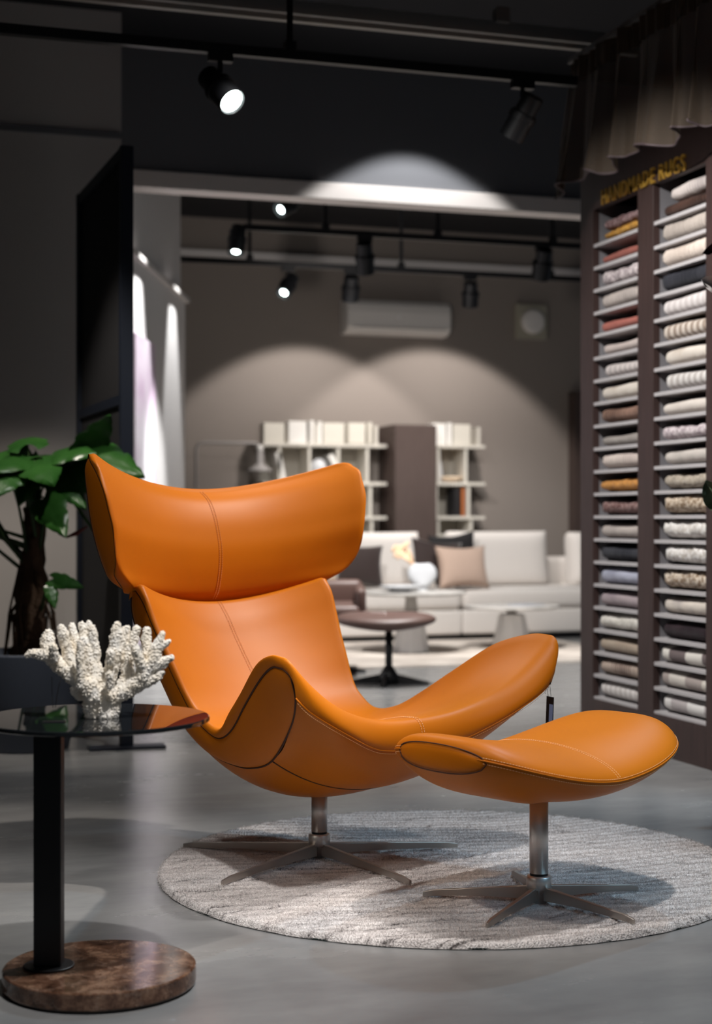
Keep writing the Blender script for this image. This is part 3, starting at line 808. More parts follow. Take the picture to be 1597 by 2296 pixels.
for px, py, dY, d_, L, Wd, dr, rl in LV:
    q = iv @ (P(px, py, 6.22+dY*.8)-Vector((PB.x, PB.y, 0)))
    dv = Vector(d_).normalized(); b0 = q-dv*L*.45
    leaf(b0, d_, L, Wd, dr, rl)
    t0 = Vector((.03+rng.uniform(-.03, .03), rng.uniform(-.02, .02), rng.uniform(.75, .95))) if py < 1200 else Vector((.05, 0, .50))
    m_ = t0.lerp(b0, .5)+Vector((0, 0, .05))
    tube(pm, [t0, t0.lerp(m_, .5)+Vector((0, 0, .015)), m_, m_.lerp(b0, .6)+Vector((0, 0, .01)), b0+dv*.01], [.008, .007, .0055, .0045, .004], 7)
for i in range(7):
    a = rng.uniform(2.4, 3.9); r_ = rng.uniform(.2, .34); t0 = Vector((.02, 0, rng.uniform(.62, .85)))
    e_ = Vector((r_*math.cos(a), r_*math.sin(a)*.6, rng.uniform(.95, 1.1)))
    tube(pm, [t0, t0.lerp(e_, .5)-Vector((0, 0, .03)), e_], [.009, .007, .005], 7)
o = obj('foliage', lm, LEAFM, plant, True); obj('stems', pm, PET, plant, True)
bm = NB(); a_ = iv @ (P(148, 1205, 6.3)-Vector((PB.x, PB.y, 0))); b_l = iv @ (P(196, 1180, 6.25)-Vector((PB.x, PB.y, 0)))
tube(bm, [a_, a_.lerp(b_l, .5)+Vector((0, 0, -.006)), b_l], [.004, .010, .003], 8); obj('red_leaf_sheath', bm, mat('red_sheath', (.14, .018, .012), .5), plant, True)

# ------------------------------------------------------------------ rug cabinet on the right
UF = 2.995
def vU(px): return PU(px, 1165, UF).y
vL1, vR1 = vU(1330), vU(1430); vL2, vR2 = vU(1465), vU(1583)
vE0, vE1 = vU(1302), vU(1640)
ZTOP = 2.47; Z0 = .170; DZ = .0972; ZO = 2.262; DEP = .40
cab = empty('rug_cabinet', (UF+DEP/2, (vE0+vE1)/2, 0), 0, 'dark wood display cabinet with two columns of shelves full of rugs', 'cabinet')
oo = Vector((UF+DEP/2, (vE0+vE1)/2, 0))
def cbox(name, x0, x1, y0, y1, z0, z1, m, bevel=0):
    bm = NB(); box(bm, x0-oo.x, x1-oo.x, min(y0, y1)-oo.y, max(y0, y1)-oo.y, z0, z1); return obj(name, bm, m, cab, bevel=bevel)
cbox('front_stile', UF, UF+.03, vE0, vL1, 0, ZTOP, WOODD, .001); cbox('front_stile', UF, UF+.03, vR1, vL2, Z0-.01, ZO, WOODD, .001); cbox('front_stile', UF, UF+.03, vR2, vE1, 0, ZTOP, WOODD, .001)
cbox('plinth_rail', UF, UF+.03, vL1, vR2, 0, Z0-.01, WOODD); cbox('header_board', UF, UF+.03, vL1, vR2, ZO, ZTOP, WOODD)
cbox('back_panel', UF+DEP-.02, UF+DEP, vE0, vE1, 0, ZTOP, GREYI); cbox('top_board', UF+.03, UF+DEP-.02, vE0, vE1, ZTOP-.03, ZTOP, WOODD)
cbox('side_board', UF+.03, UF+DEP-.02, vE0, vE0-.02, 0, ZTOP-.03, WOODD); cbox('side_board', UF+.03, UF+DEP-.02, vE1+.02, vE1, 0, ZTOP-.03, WOODD)
for a, b in ((vL1, vR1), (vL2, vR2)):
    for y0, y1 in ((a+.012, a), (b, b-.012)): cbox('grey_lining', UF+.0302, UF+DEP-.021, y0, y1, .14, ZO+.03, GREYI)
    for i in range(21):
        z = Z0+DZ*i
        cbox('shelf', UF+.004, UF+DEP-.022, a, b, z-.014, z, GREYL)
# gold letters
fc = bpy.data.curves.new('t', 'FONT'); fc.body = 'HANDMADE RUGS'; fc.size = .088; fc.extrude = .004; fc.space_character = 1.18; fc.offset = .0012; fc.align_x = 'CENTER'
to = bpy.data.objects.new('t', fc); C.objects.link(to); dg = bpy.context.evaluated_depsgraph_get()
tm = bpy.data.meshes.new_from_object(to.evaluated_get(dg)); bpy.data.objects.remove(to)
q0, q1 = PU(1353, 440, UF), PU(1540, 355, UF)
wd = max(v.co.x for v in tm.vertices)-min(v.co.x for v in tm.vertices); cx_ = (max(v.co.x for v in tm.vertices)+min(v.co.x for v in tm.vertices))/2
k_ = abs(q1.y-q0.y)/wd
for v in tm.vertices:
    x, y, z = v.co; v.co = Vector((-.0062-z, -(x-cx_)*k_, y*1.0))
for wd_i, wtxt in ((0, 'HANDMADE'), (1, 'RUGS')):
    b2 = NB(); b2.from_mesh(tm)
    ys = sorted(v.co.y for v in b2.verts); gaps = [(b-a, (a+b)/2) for a, b in zip(ys, ys[1:])]; cut = max(gaps)[1]
    bmesh.ops.delete(b2, geom=[v for v in b2.verts if (v.co.y > cut) != (wd_i == 0)], context='VERTS')
    let = obj('lettering', b2, GOLD, cab); let.location = (UF-oo.x, (q0.y+q1.y)/2-oo.y, (q0.z+q1.z)/2-.040)
    tagm(let, 'gold raised letters reading '+wtxt)

def rug_material(kind, c1, c2):
    nm = 'rug_%s_%d_%d_%d' % (kind, c1[0]*100, c1[1]*100, c2[0]*100)
    if nm in MATS: return MATS[nm]
    m, t, b = nt(nm); I = b.inputs; L = t.links.new
    I['Roughness'].default_value = .9; I['Specular IOR Level'].default_value = .15; I['Sheen Weight'].default_value = .06
    tc = t.nodes.new('ShaderNodeTexCoord'); mp = t.nodes.new('ShaderNodeMapping'); L(tc.outputs['Object'], mp.inputs[0])
    r = t.nodes.new('ShaderNodeValToRGB'); e = r.color_ramp.elements; e[0].color = (*c1, 1); e[1].color = (*c2, 1)
    if kind in ('rib', 'stripe'):
        n = t.nodes.new('ShaderNodeTexWave'); n.bands_direction = 'Y'; n.inputs['Scale'].default_value = 16 if kind == 'rib' else 7; n.inputs['Distortion'].default_value = 1.2; n.inputs['Detail'].default_value = 2
        e[0].position = .25; e[1].position = .75
    elif kind == 'patch':
        n = t.nodes.new('ShaderNodeTexWave'); n.bands_direction = 'Y'; n.wave_profile = 'SIN'; n.inputs['Scale'].default_value = 1.25; n.inputs['Phase Offset'].default_value = .4
        r.color_ramp.interpolation = 'CONSTANT'; e[0].position = .0; e[1].position = .5
    elif kind == 'shag':
        n = t.nodes.new('ShaderNodeTexNoise'); n.inputs['Scale'].default_value = 75; n.inputs['Detail'].default_value = 4; e[0].position = .43; e[1].position = .54
    else:
        n = t.nodes.new('ShaderNodeTexNoise'); n.inputs['Scale'].default_value = 13; n.inputs['Detail'].default_value = 5; e[0].position = .35; e[1].position = .65
    L(mp.outputs[0], n.inputs['Vector'])
    fac = n.outputs['Fac'] if 'Fac' in n.outputs else n.outputs['Color']
    L(fac, r.inputs[0]); L(r.outputs[0], I['Base Color'])
    n3 = t.nodes.new('ShaderNodeTexNoise'); n3.inputs['Scale'].default_value = 180; L(tc.outputs['Object'], n3.inputs['Vector'])
    bp = t.nodes.new('ShaderNodeBump'); bp.inputs['Strength'].default_value = .8; bp.inputs['Distance'].default_value = .004; L(n3.outputs['Fac'], bp.inputs['Height']); L(bp.outputs[0], I['Normal'])
    MATS[nm] = m; return m
rng = random.Random(3)
def rug_roll(y0, y1, z, h, kind, c1, c2, label, group, lean=0):
    """folded rug: long soft body along the shelf, rounded at its far end (y0)"""
    Ln = abs(y0-y1); n, k = 46, 28; rows = []
    amp = {'rib': .0026, 'shag': .005, 'mottle': .0018, 'plain': .0012, 'stripe': .0016, 'patch': .001}[kind]
    sd = rng.uniform(0, 100)
    for i in range(n+1):
        t = i/n; e = min(t, 1-t)*Ln; cap = math.sqrt(max(0, 1-(1-min(1, e/(h*.42)))**2)); cap = max(cap, .05)
        row = []
        for j in range(k):
            a = 2*PI*j/k; c_, s_2 = math.cos(a), math.sin(a)
            x = math.copysign(abs(c_)**.8, c_)*.115; zz = math.copysign(abs(s_2)**.62, s_2)*h/2
            dsp = noise.noise(Vector((x*22, t*Ln*26+sd, zz*22)))*amp*(1.0 if kind != 'shag' else 1.4)
            if kind == 'rib': dsp += .0036*math.sin(t*Ln*300+sd)
            if kind == 'shag': dsp += noise.noise(Vector((x*90, t*Ln*90+sd, zz*90)))*.006
            sag = .003*math.sin(t*5+sd)
            row.append((x*(.55+.45*cap)+dsp*c_, -t*Ln, zz*cap+dsp*s_2+(sag if s_2 > 0 else 0)+h/2))
        rows.append(row)
    mz = min(p[2] for r_ in rows for p in r_)
    rows = [[(p[0], p[1], p[2]-mz) for p in r_] for r_ in rows]
    bm = NB(); V = grid(bm, rows, closed_c=True); bm.faces.new(V[0]); bm.faces.new(V[-1])
    o = obj('rolled_rug', bm, rug_material(kind, c1, c2), None, True, loc=(UF+.132, max(y0, y1), z+.0006))
    if kind == 'shag': pass
    return tagm(o, label, 'rug', group)
cream = (.60, .54, .49); cream2 = (.42, .37, .33); white = (.70, .68, .66); grey = (.36, .32, .31)
ordn = ['bottom', 'second', 'third', 'fourth', 'fifth', 'sixth', 'seventh', 'eighth', 'ninth', 'tenth']
def shelfname(i):
    if i == 0: return 'on the bottom shelf'
    if i == 20: return 'on the top shelf'
    if i <= 9: return '%s shelf from the bottom' % ordn[i]
    return '%s shelf from the top' % (['x', 'second', 'third', 'fourth', 'fifth', 'sixth', 'seventh', 'eighth', 'ninth', 'tenth', 'eleventh'][20-i])
LEFT = {  # shelf: kind, c1, c2, height, inset, colour words
 20: ('shag', (.42, .20, .03), (.50, .27, .06), .034, .05, 'mustard'),
 19: ('plain', (.30, .10, .08), (.24, .08, .06), .040, .035, 'thin rust red'),
 18: ('shag', (.30, .25, .26), (.55, .49, .49), .062, .02, 'mottled grey pink'),
 17: ('rib', (.42, .37, .34), (.33, .29, .27), .062, .02, 'ribbed taupe'),
 16: ('plain', (.36, .12, .095), (.30, .10, .08), .045, .025, 'terracotta red'),
 15: ('plain', (.50, .43, .40), (.42, .36, .34), .046, .045, 'thin pale beige'),
 14: ('stripe', (.58, .53, .51), (.42, .38, .37), .055, .055, 'soft grooved light grey'),
 13: ('mottle', (.62, .57, .51), (.50, .44, .38), .062, .02, 'cream white'),
 12: ('rib', (.24, .145, .11), (.13, .075, .055), .058, .02, 'ribbed brown'),
 11: ('plain', (.26, .235, .215), (.34, .31, .29), .045, .03, 'grey green'),
 10: ('rib', (.60, .52, .47), (.45, .38, .35), .060, .02, 'ribbed pink cream'),
 9: ('shag', (.50, .24, .07), (.42, .19, .05), .045, .02, 'golden ochre'),
 8: ('shag', (.12, .06, .055), (.26, .17, .16), .050, .015, 'shaggy maroon'),
 7: ('plain', (.44, .39, .36), (.32, .28, .26), .055, .015, 'plain taupe'),
 6: ('rib', (.022, .023, .030), (.045, .046, .055), .058, .02, 'ribbed charcoal black'),
 5: ('mottle', (.40, .41, .50), (.26, .27, .34), .062, .01, 'blue grey'),
 4: ('mottle', (.36, .30, .31), (.27, .22, .24), .060, .005, 'mauve grey'),
 3: ('shag', (.60, .57, .51), (.70, .67, .62), .064, 0, 'woolly white'),
 2: ('plain', (.34, .27, .21), (.40, .33, .26), .060, -.004, 'sand brown'),
 1: ('rib', (.46, .37, .31), (.22, .16, .135), .062, .005, 'finely ribbed brown striped'),
 0: ('stripe', (.68, .65, .63), (.52, .48, .46), .070, .005, 'striped white'),
}
RIGHT = {
 20: ('rib', (.065, .033, .024), (.030, .015, .011), .046, .03, 'ribbed dark brown'),
 19: ('rib', (.42, .37, .33), (.32, .28, .25), .074, .01, 'ribbed grey beige'),
 18: ('rib', (.60, .52, .46), (.46, .39, .34), .072, .01, 'ribbed light beige'),
 17: ('rib', (.014, .015, .020), (.028, .029, .037), .070, .01, 'ribbed black'),
 16: ('stripe', (.62, .58, .57), (.50, .46, .45), .070, .015, 'striped silver white'),
 15: ('stripe', (.55, .49, .43), (.28, .22, .18), .066, .015, 'brown and cream striped'),
 14: ('mottle', (.62, .57, .49), (.50, .44, .36), .064, .04, 'mottled ivory'),
 13: ('stripe', (.58, .56, .54), (.40, .37, .35), .066, .045, 'silver grey streaked'),
 12: ('plain', (.60, .55, .50), (.50, .45, .41), .052, .02, 'plain off white'),
 11: ('shag', (.36, .30, .32), (.56, .50, .51), .050, .02, 'mottled mauve white'),
 10: ('mottle', (.50, .46, .42), (.38, .35, .32), .056, .035, 'pale grey fuzzy'),
 9: ('shag', (.40, .35, .29), (.30, .26, .21), .055, .04, 'sage beige fuzzy'),
 8: ('shag', (.22, .15, .095), (.56, .47, .37), .078, .02, 'shaggy brown and cream flecked'),
 7: ('shag', (.55, .51, .47), (.74, .72, .69), .078, .02, 'shaggy white'),
 6: ('shag', (.48, .44, .40), (.76, .74, .72), .078, .03, 'shaggy white tufted'),
 5: ('shag', (.26, .18, .12), (.60, .52, .43), .076, .02, 'shaggy tan and cream flecked'),
 4: ('mottle', (.62, .56, .49), (.36, .32, .30), .062, .03, 'cream and grey patched'),
 3: ('plain', (.016, .010, .013), (.030, .018, .022), .066, .02, 'glossy near black'),
 2: ('patch', (.64, .61, .56), (.14, .11, .11), .066, 0, 'brown and white block patterned'),
 1: ('patch', (.34, .29, .27), (.58, .54, .49), .068, 0, 'grey and cream colour-blocked'),
 0: ('patch', (.66, .64, .62), (.42, .38, .38), .070, .02, 'white and grey colour-blocked'),
}
for dct, (a, b), cn in ((LEFT, (vL1, vR1), 'left'), (RIGHT, (vL2, vR2), 'right')):
    for i, (kind, c1, c2, h, ins, wds) in sorted(dct.items()):
        z = Z0+DZ*i
        rug_roll(a-.016-max(0, ins)*.8, b+.014, z, min(h*1.12, .0815), kind, c1, c2, '%s rolled rug %s, %s column' % (wds, shelfname(i), cn), 'rolled rugs in the rug cabinet')
rug_roll(vL1-.06, vR1+.016, Z0+DZ*20+.0405, .048, 'shag', (.15, .085, .085), (.28, .19, .19), 'mauve brown rug lying over the mustard rug on the top shelf', 'rolled rugs in the rug cabinet')
rug_roll(vL2-.09, vR2+.016, Z0+DZ*20+.0535, .062, 'rib', (.58, .52, .49), (.36, .32, .31), 'light ribbed rug lying over the dark brown rug on the top shelf', 'rolled rugs in the rug cabinet')

# ------------------------------------------------------------------ sheer valance above the cabinet
def curtain_mat():
    m, t, b = nt('sheer_brown_fabric'); I = b.inputs
    I['Base Color'].default_value = (.040, .025, .013, 1); I['Roughness'].default_value = .8; I['Sheen Weight'].default_value = .1
    I['Alpha'].default_value = .80; I['Transmission Weight'].default_value = .0
    return m
UC = 2.84
vA = PU(1278, 400, UC).y; vB = 3.9
cur = empty('gathered_valance', (UC, vA, 2.83), 0, 'gathered brown sheer valance hanging above the rug cabinet', 'curtain')
n = 420; rows = []; hem = []
def cur_pt(v, t):
    s = v
    ph = s*33+1.6*math.sin(s*5.1)+1.1*math.sin(s*11.7+.6)
    amp = .008+.026*t**1.3
    dx = amp*math.sin(ph)+.006*math.sin(ph*2.7+1)*(.4+t)+.010*noise.noise(Vector((s*9, t*1.5, 0)))
    dz = .016*math.sin(ph*.5+1)*t+.010*math.sin(ph+.8)*t
    fl = .16*t*math.exp(-(v/.22))
    return (dx-.02*t, -v+fl+.012*t*math.cos(ph), -.49*t-dz)
for i in range(n+1):
    v = (vA-vB)*i/n; rows.append([cur_pt(v, t) for t in np.linspace(0, 1, 26)]); hem.append(rows[-1][-1])
bm = NB(); grid(bm, rows); obj('fabric', bm, curtain_mat(), cur, True)
bm = NB(); tube(bm, hem, .0045, 6); obj('hem_piping', bm, mat('mauve_piping', (.06, .042, .045), .6), cur, True)
bm = NB(); rows = []
for i in range(n+1):
    v = (vA-vB)*i/n; c0 = cur_pt(v, 0); rows.append([(c0[0]*1.6-.004+.007*math.sin(v*85), c0[1], z) for z in (-.075, -.04, 0.0, .02)])
grid(bm, rows); obj('gathered_heading', bm, MATS.get('x') or mat('brown_heading_tape', (.04, .028, .018), .8), cur, True)
bm = NB(); box(bm, -.012, .012, -(vA-vB), .0, .02, .04); obj('rail', bm, mat('grey_rail', (.12, .12, .12), .5), cur)

# leaves of a plant standing outside the frame at the right
SP = W(1.42, 4.95, 0)
bp = empty('dried_branch_arrangement', SP, -TH, 'branch arrangement whose dark, white and green leaves poke in at the right edge', 'plant')
bm = NB(); lathe(bm, [(.07, 0), (.11, .08), (.13, .25), (.08, .42), (.06, .46), (.05, .45)], n=30); obj('vase', bm, CERAM, bp, True)
bm = NB(); iv2 = Matrix.Rotation(TH, 4, 'Z')
def lp(px, py, Y): return iv2 @ (P(px, py, Y)-Vector((SP.x, SP.y, 0)))
tips = [((1574, 570), (1640, 545), 4.9, (.035, .012, .014), .020, 'dark red leaf'), ((1572, 628), (1640, 655), 4.9, (.66, .62, .60), .030, 'white leaf'), ((1581, 1078), (1612, 1150), 4.9, (.14, .20, .12), .034, 'green leaf')]
lmx = []
for (tp, bs_, Y, col, wd_, nm) in tips:
    a, b = lp(*tp, Y), lp(*bs_, Y)
    tube(bm, [(0, 0, .40), (.03, 0, (b.z+.4)/2), b], [.006, .005, .003], 6)
    lb = NB(); rows = []
    dv = b-a; nn = dv.cross(Vector((0, 1, 0))).normalized()
    for i in range(13):
        t = i/12; w_ = wd_*math.sin(PI*(t*.92+.02))**.8
        rows.append([a+dv*t+nn*w_*q+Vector((0, -.02*abs(q)+.004*math.sin(t*12), 0)) for q in (-1, -.5, 0, .5, 1)])
    grid(lb, rows); o = obj('leaf', lb, mat('leaf_'+nm.replace(' ', '_'), col, .6), bp, True); tagm(o, nm)
obj('branch', bm, mat('twig', (.06, .04, .03), .8), bp, True)

# ------------------------------------------------------------------ lighting tracks and spotlights
def bar(name, a, b, w_, h_, m, label=None, cat=None, parent=None, group=None):
    a, b = Vector(a), Vector(b); d = b-a; L = d.length; c_ = a
    bm = NB(); az = math.atan2(d.y, d.x)
    box(bm, 0, L, -w_/2, w_/2, -h_/2, h_/2)
    o = obj(name, bm, m, parent); o.location = a; o.rotation_euler = (0, 0, az)
    if label: tagm(o, label, cat, group)
    return o
def track(v, u0_, u1_, z, label, stubs):
    e = empty('lighting_track', ((u0_+u1_)/2, v, z), 0, label, 'lighting track')
    bm = NB(); box(bm, u0_-(u0_+u1_)/2, u1_-(u0_+u1_)/2, -.018, .018, -.018, .018); obj('rail', bm, BLACK, e)
    for s in stubs:
        bm = NB(); lathe(bm, [(.012, .018), (.012, ZC-z)], (s-(u0_+u1_)/2, 0, 0), 12); obj('suspension_rod', bm, BLACK, e)
        bm = NB(); box(bm, s-(u0_+u1_)/2-.02, s-(u0_+u1_)/2+.02, -.02, .02, .018, .05); obj('rod_clamp', bm, BLACK, e)
    return e
vt1 = P(500, 125, 5.8).y; zt1 = 2.655
vt1 = 5.80*CT-((640-CX)/FP*5.80)*ST
track(vt1, -1.2, PV(1292, 190, vt1).x, zt1, 'black lighting track with two spotlights below the front ceiling', [PV(650, 125, vt1).x])
vt2 = 9.35*CT-((800-CX)/FP*9.35)*ST; zt2 = PV(800, 524, vt2).z
track(vt2, PV(545, 510, vt2).x, PV(1500, 530, vt2).x, zt2, 'black lighting track behind the lintel, hung on short rods', [PV(730, 500, vt2).x, PV(982, 500, vt2).x, PV(1240, 500, vt2).x])
vt3 = 10.65*CT; zt3 = PV(800, 601, vt3).z
track(vt3, PV(330, 580, vt3).x, PV(1500, 630, vt3).x, zt3, 'black lighting track running in front of the pale strip on the back wall', [PV(p_, 600, vt3).x for p_ in (560, 900, 1235)])
LENS = mat('lit_lens', (1, 1, 1), .4, emit=(.85, 1, .98), es=14)
LENSO = mat('unlit_lens', (.02, .02, .02), .2)
RING = mat('reflector', (.35, .38, .40), .2, .8)
def spotlight(px, py, Y, d, rad, ln, on, label, ztrack, cup=False):
    """fixture; px,py is the centre of the housing, d points where it shines (room axes)"""
    c_ = P(px, py, Y); d = Vector(d).normalized()
    e = empty('track_spotlight', c_, 0, label, 'spotlight', None)
    q = d.to_track_quat('Z', 'Y').to_matrix().to_4x4()
    def tr(bm):
        for v in bm.verts: v.co = q @ v.co
        return bm
    bm = NB(); lathe(bm, [(rad*.80, -ln/2), (rad*.86, -ln/2+.004), (rad*.86, -ln*.12), (rad, -ln*.10), (rad, ln/2), (rad*.92, ln/2), (rad*.84, ln/2-.012)], n=36, cap=True)
    obj('housing', tr(bm), BLACK, e, False)
    if cup:
        bm = NB(); lathe(bm, [(rad*.90, ln/2-.0115), (rad*.35, ln/2-.0105)], n=30, cap=True); obj('reflector', tr(bm), RING, e)
        bm = NB(); lathe(bm, [(rad*.48, ln/2-.0108), (rad*.42, ln/2-.006)], n=24); obj('lens', tr(bm), LENS if on else LENSO, e)
    else:
        bm = NB(); lathe(bm, [(rad*.83, ln/2-.0118), (rad*.83, ln/2-.009)], n=30); obj('lens', tr(bm), LENS if on else LENSO, e)
    h = ztrack-.018-c_.z
    bm = NB(); box(bm, -.045, .045, -.017, .017, h-.028, h)
    obj('track_adapter', bm, BLACK, e)
    bm = NB(); tube(bm, [(0, 0, h-.02), (0, 0, h*.5), q @ Vector((0, rad*.0, -ln*.2))], .010, 8); obj('arm', bm, BLACK, e)
    bm = NB(); tr(lathe(bm, [(rad+.006, -.012), (rad+.006, .012)], n=24)); obj('pivot_band', bm, BLACK, e)
    return e
def dirc(x, y, z): return W(x, y, z)
def Yt(px, v): return v/(-(px-CX)/FP*ST+CT)
spotlight(494, 200, Yt(494, vt1), dirc(.42, -.42, -.52), .052, .185, True, 'lit black track spotlight hanging at the upper left, tilted towards the camera', zt1)
spotlight(1172, 262, Yt(1172, vt1), dirc(-.35, .30, -.62), .050, .18, False, 'dark track spotlight beside the sheer valance, facing away', zt1)
vt4 = P(648, 458, 8.9).y
track(vt4, P(648, 458, 8.9).x-.25, P(648, 458, 8.9).x+.9, 2.93, 'short black lighting track close behind the lintel', [P(648, 458, 8.9).x+.3])
spotlight(648, 458, 8.9, dirc(-.35, -.30, -.30), .050, .16, True, 'lit spotlight tucked directly under the lintel, showing its bright lens', 2.93, True)
spotlight(532, 538, Yt(532, vt2), dirc(-.08, -.25, -.9), .050, .17, True, 'lit spotlight pointing straight down at the left end of the hung track', zt2, True)
spotlight(646, 640, Yt(646, vt3), dirc(-.35, -.6, -.75), .052, .17, True, 'lit spotlight tilted down left on the farther track', zt3, True)
spotlight(818, 578, Yt(818, vt2), dirc(.05, .5, -.9), .055, .19, False, 'dark spotlight hanging in the middle of the hung track', zt2)
spotlight(787, 646, Yt(787, vt3), dirc(-.05, .5, -.9), .058, .17, False, 'dark spotlight just left of the air conditioner', zt3)
spotlight(1055, 660, Yt(1055, vt3), dirc(.0, .4, -.9), .056, .17, False, 'dark spotlight between the air conditioner and the square vent', zt3)
spotlight(1217, 592, Yt(1217, vt2), dirc(-.1, .5, -.9), .058, .19, False, 'dark spotlight at the right end of the hung track', zt2)
# extra light really given off by the visible front spotlight
sp = P(505, 225, Yt(494, vt1)); spot('spot_lamp', sp+dirc(.26, -.55, -.45).normalized()*.07, sp+dirc(.26, -.55, -.45)*3, 30, 50, .5, NEUT)

# trunking rails high in front
TRK = mat('grey_trunking', (.20, .19, .18), .5)
def raila(v, z, u0_, u1_, w_, h_, m, label, name='ceiling_rail'):
    bm = NB(); um = (u0_+u1_)/2; box(bm, u0_-um, u1_-um, -w_/2, w_/2, -h_/2, h_/2)
    o = obj(name, bm, m, None, loc=(um, v, z)); return tagm(o, label, 'rail')
va = 6.15
z_a = PV(1000, 55, va).z; z_b = PV(1000, 82, va).z
raila(va, z_a, -1.2, PV(1400, 95, va).x, .06, .055, TRK, 'wide grey cable trunking running under the front ceiling')
raila(va-.12, PV(1000, 77, va-.12).z, -1.2, PV(1400, 100, va).x, .03, .022, mat('pale_rail', (.30, .28, .25), .4), 'thin pale rail just below the grey cable trunking')
c_ = PV(1124, 38, va-.02); bm = NB(); softbox(bm, -.03, .03, -.03, .03, -.03, .035, .004, 2); o = obj('junction_box', bm, TRK, None, loc=c_); tagm(o, 'small grey junction box on the cable trunking', 'junction box')

# ------------------------------------------------------------------ back wall appliances
c_ = PV(886, 714, V2-.11)
ac = empty('air_conditioner', (c_.x, V2-.0, c_.z), 0, 'long white wall air conditioner above the bookcase', 'air conditioner')
a0, a1 = PV(772, 714, V2-.1).x-c_.x, PV(1003, 714, V2-.1).x-c_.x
bm = NB(); rows = []
prof = [(0, -.145), (-.10, -.145), (-.17, -.125), (-.20, -.09), (-.205, .04), (-.195, .10), (-.16, .14), (0, .145)]
for x in (a0, a0+.012, a1-.012, a1):
    k_ = .96 if x in (a0, a1) else 1; rows.append([(x, y*k_, z*k_) for y, z in prof])
V = grid(bm, rows, closed_c=True); bm.faces.new(V[0]); bm.faces.new(V[-1]); obj('body', bm, WHITE, ac)
bm = NB(); box(bm, a0+.05, a1-.05, -.207, -.195, -.095, -.088); obj('air_flap', bm, mat('flap_grey', (.4, .38, .36), .5), ac)
bm = NB(); lathe(bm, [(.012, 0), (.012, .004)], n=20); 
for v in bm.verts: v.co = Vector((v.co.x, -.206-v.co.z, v.co.y))
obj('display', bm, mat('display_pale', (.85, .85, .85), .3), ac)
c_ = PV(1188, 723, V2)
ve = empty('extractor_vent', (c_.x, V2, c_.z), 0, 'square pale wall vent with a round white cover, right of the air conditioner', 'vent')
bm = NB(); softbox(bm, -.15, .15, -.06, -.002, -.155, .155, .012, 3); obj('frame', bm, mat('olive_cream', (.36, .34, .27), .6), ve)
bm = NB(); lathe(bm, [(.108, 0), (.108, .03), (.09, .045), (.03, .05)], n=40)
for v in bm.verts: v.co = Vector((v.co.x, -.061-v.co.z, v.co.y))
obj('round_cover', bm, WHITE, ve)

# ------------------------------------------------------------------ bookcases and tall cabinet
VB0 = V2-.34; VBf = VB0
def bk(px, py): q = PV(px, py, VBf); return q.x, q.z
def case(name, label, cols, shelves, x0p, x1p, yb):
    x0, x1 = bk(x0p, 1000)[0], bk(x1p, 1000)[0]; xm_ = (x0+x1)/2
    e = empty(name, (xm_, V2-.17, 0), 0, label, 'bookcase')
    zb = .35
    for py in shelves:
        z = bk((x0p+x1p)/2, py)[1]
        bm = NB(); box(bm, x0-xm_, x1-xm_, -.17, .15, z-.013, z+.013); obj('shelf', bm, SHELFC, e)
    ztop = bk((x0p+x1p)/2, shelves[0])[1]
    zs = [bk((x0p+x1p)/2, py)[1] for py in shelves]
    for li, row in enumerate(cols):
        for px in row:
            x = bk(px, 1000)[0]-xm_
            if li == 0: bm = NB(); box(bm, x-.012, x+.012, -.16, .14, zs[0]+.013, zs[0]+.17)
            else:
                bm = NB(); box(bm, x-.012, x+.012, -.16, .14, zs[li]+.013 if li < len(zs) else .02, zs[li-1]-.013)
            obj('upright', bm, SHELFC, e)
    bm = NB(); box(bm, x0-xm_+.05, x1-xm_-.06, .145, .155, .05, ztop+.0); obj('back_panel', bm, mat('pale_back', (.42, .39, .34), .7), e)
    return e
case('open_bookcase', 'wide cream open bookcase left of the dark tall cabinet', [[710, 845], [628, 695, 760, 825], [628, 695, 760, 832], [628, 695, 760, 835], [628, 695, 760, 835]], [998, 1084, 1161, 1230], 590, 868, 1)
case('open_bookcase', 'narrow cream open bookcase right of the dark tall cabinet', [[1075], [984, 1046], [980, 1052], [984, 1058], [984, 1058]], [1001, 1085, 1161, 1201], 970, 1088, 1)
x0, z0 = bk(876, 953); x1, _ = bk(969, 953)
tc_ = empty('tall_cabinet', ((x0+x1)/2, V2-.22, 0), 0, 'tall dark brown wooden cabinet between the two cream bookcases', 'cabinet')
hw = (x1-x0)/2
bm = NB(); box(bm, -hw, hw, -.22, .2, 0, z0); obj('carcass', bm, WOODB, tc_, bevel=.003)
bm = NB(); box(bm, -hw+.003, hw-.003, -.24, -.222, .02, z0-.01); obj('door', bm, WOODB, tc_, bevel=.002)
BOOKW = mat('white_book_cover', (.80, .78, .74), .6); BOOKC = mat('cream_book_cover', (.62, .59, .52), .6)
def on_shelf(kind, px0, px1, py_top, py_bot, m, label, lean=0, dep=.14, cat='book', grp=None):
    x0, zt = bk(px0, py_top); x1, zb = bk(px1, py_bot); zb = bk((px0+px1)/2, py_bot)[1]
    h = zt-zb; w_ = abs(x1-x0)
    bm = NB(); box(bm, -w_/2, w_/2, -dep/2, dep/2, 0, h-.001)
    o = obj(kind, bm, m, None, loc=((x0+x1)/2, V2-.24, zb+.0145), bevel=.002); 
    if lean: o.rotation_euler = (0, lean, 0); o.location.z += abs(math.sin(lean))*w_/2
    return tagm(o, label, cat, grp)
ytL = 998
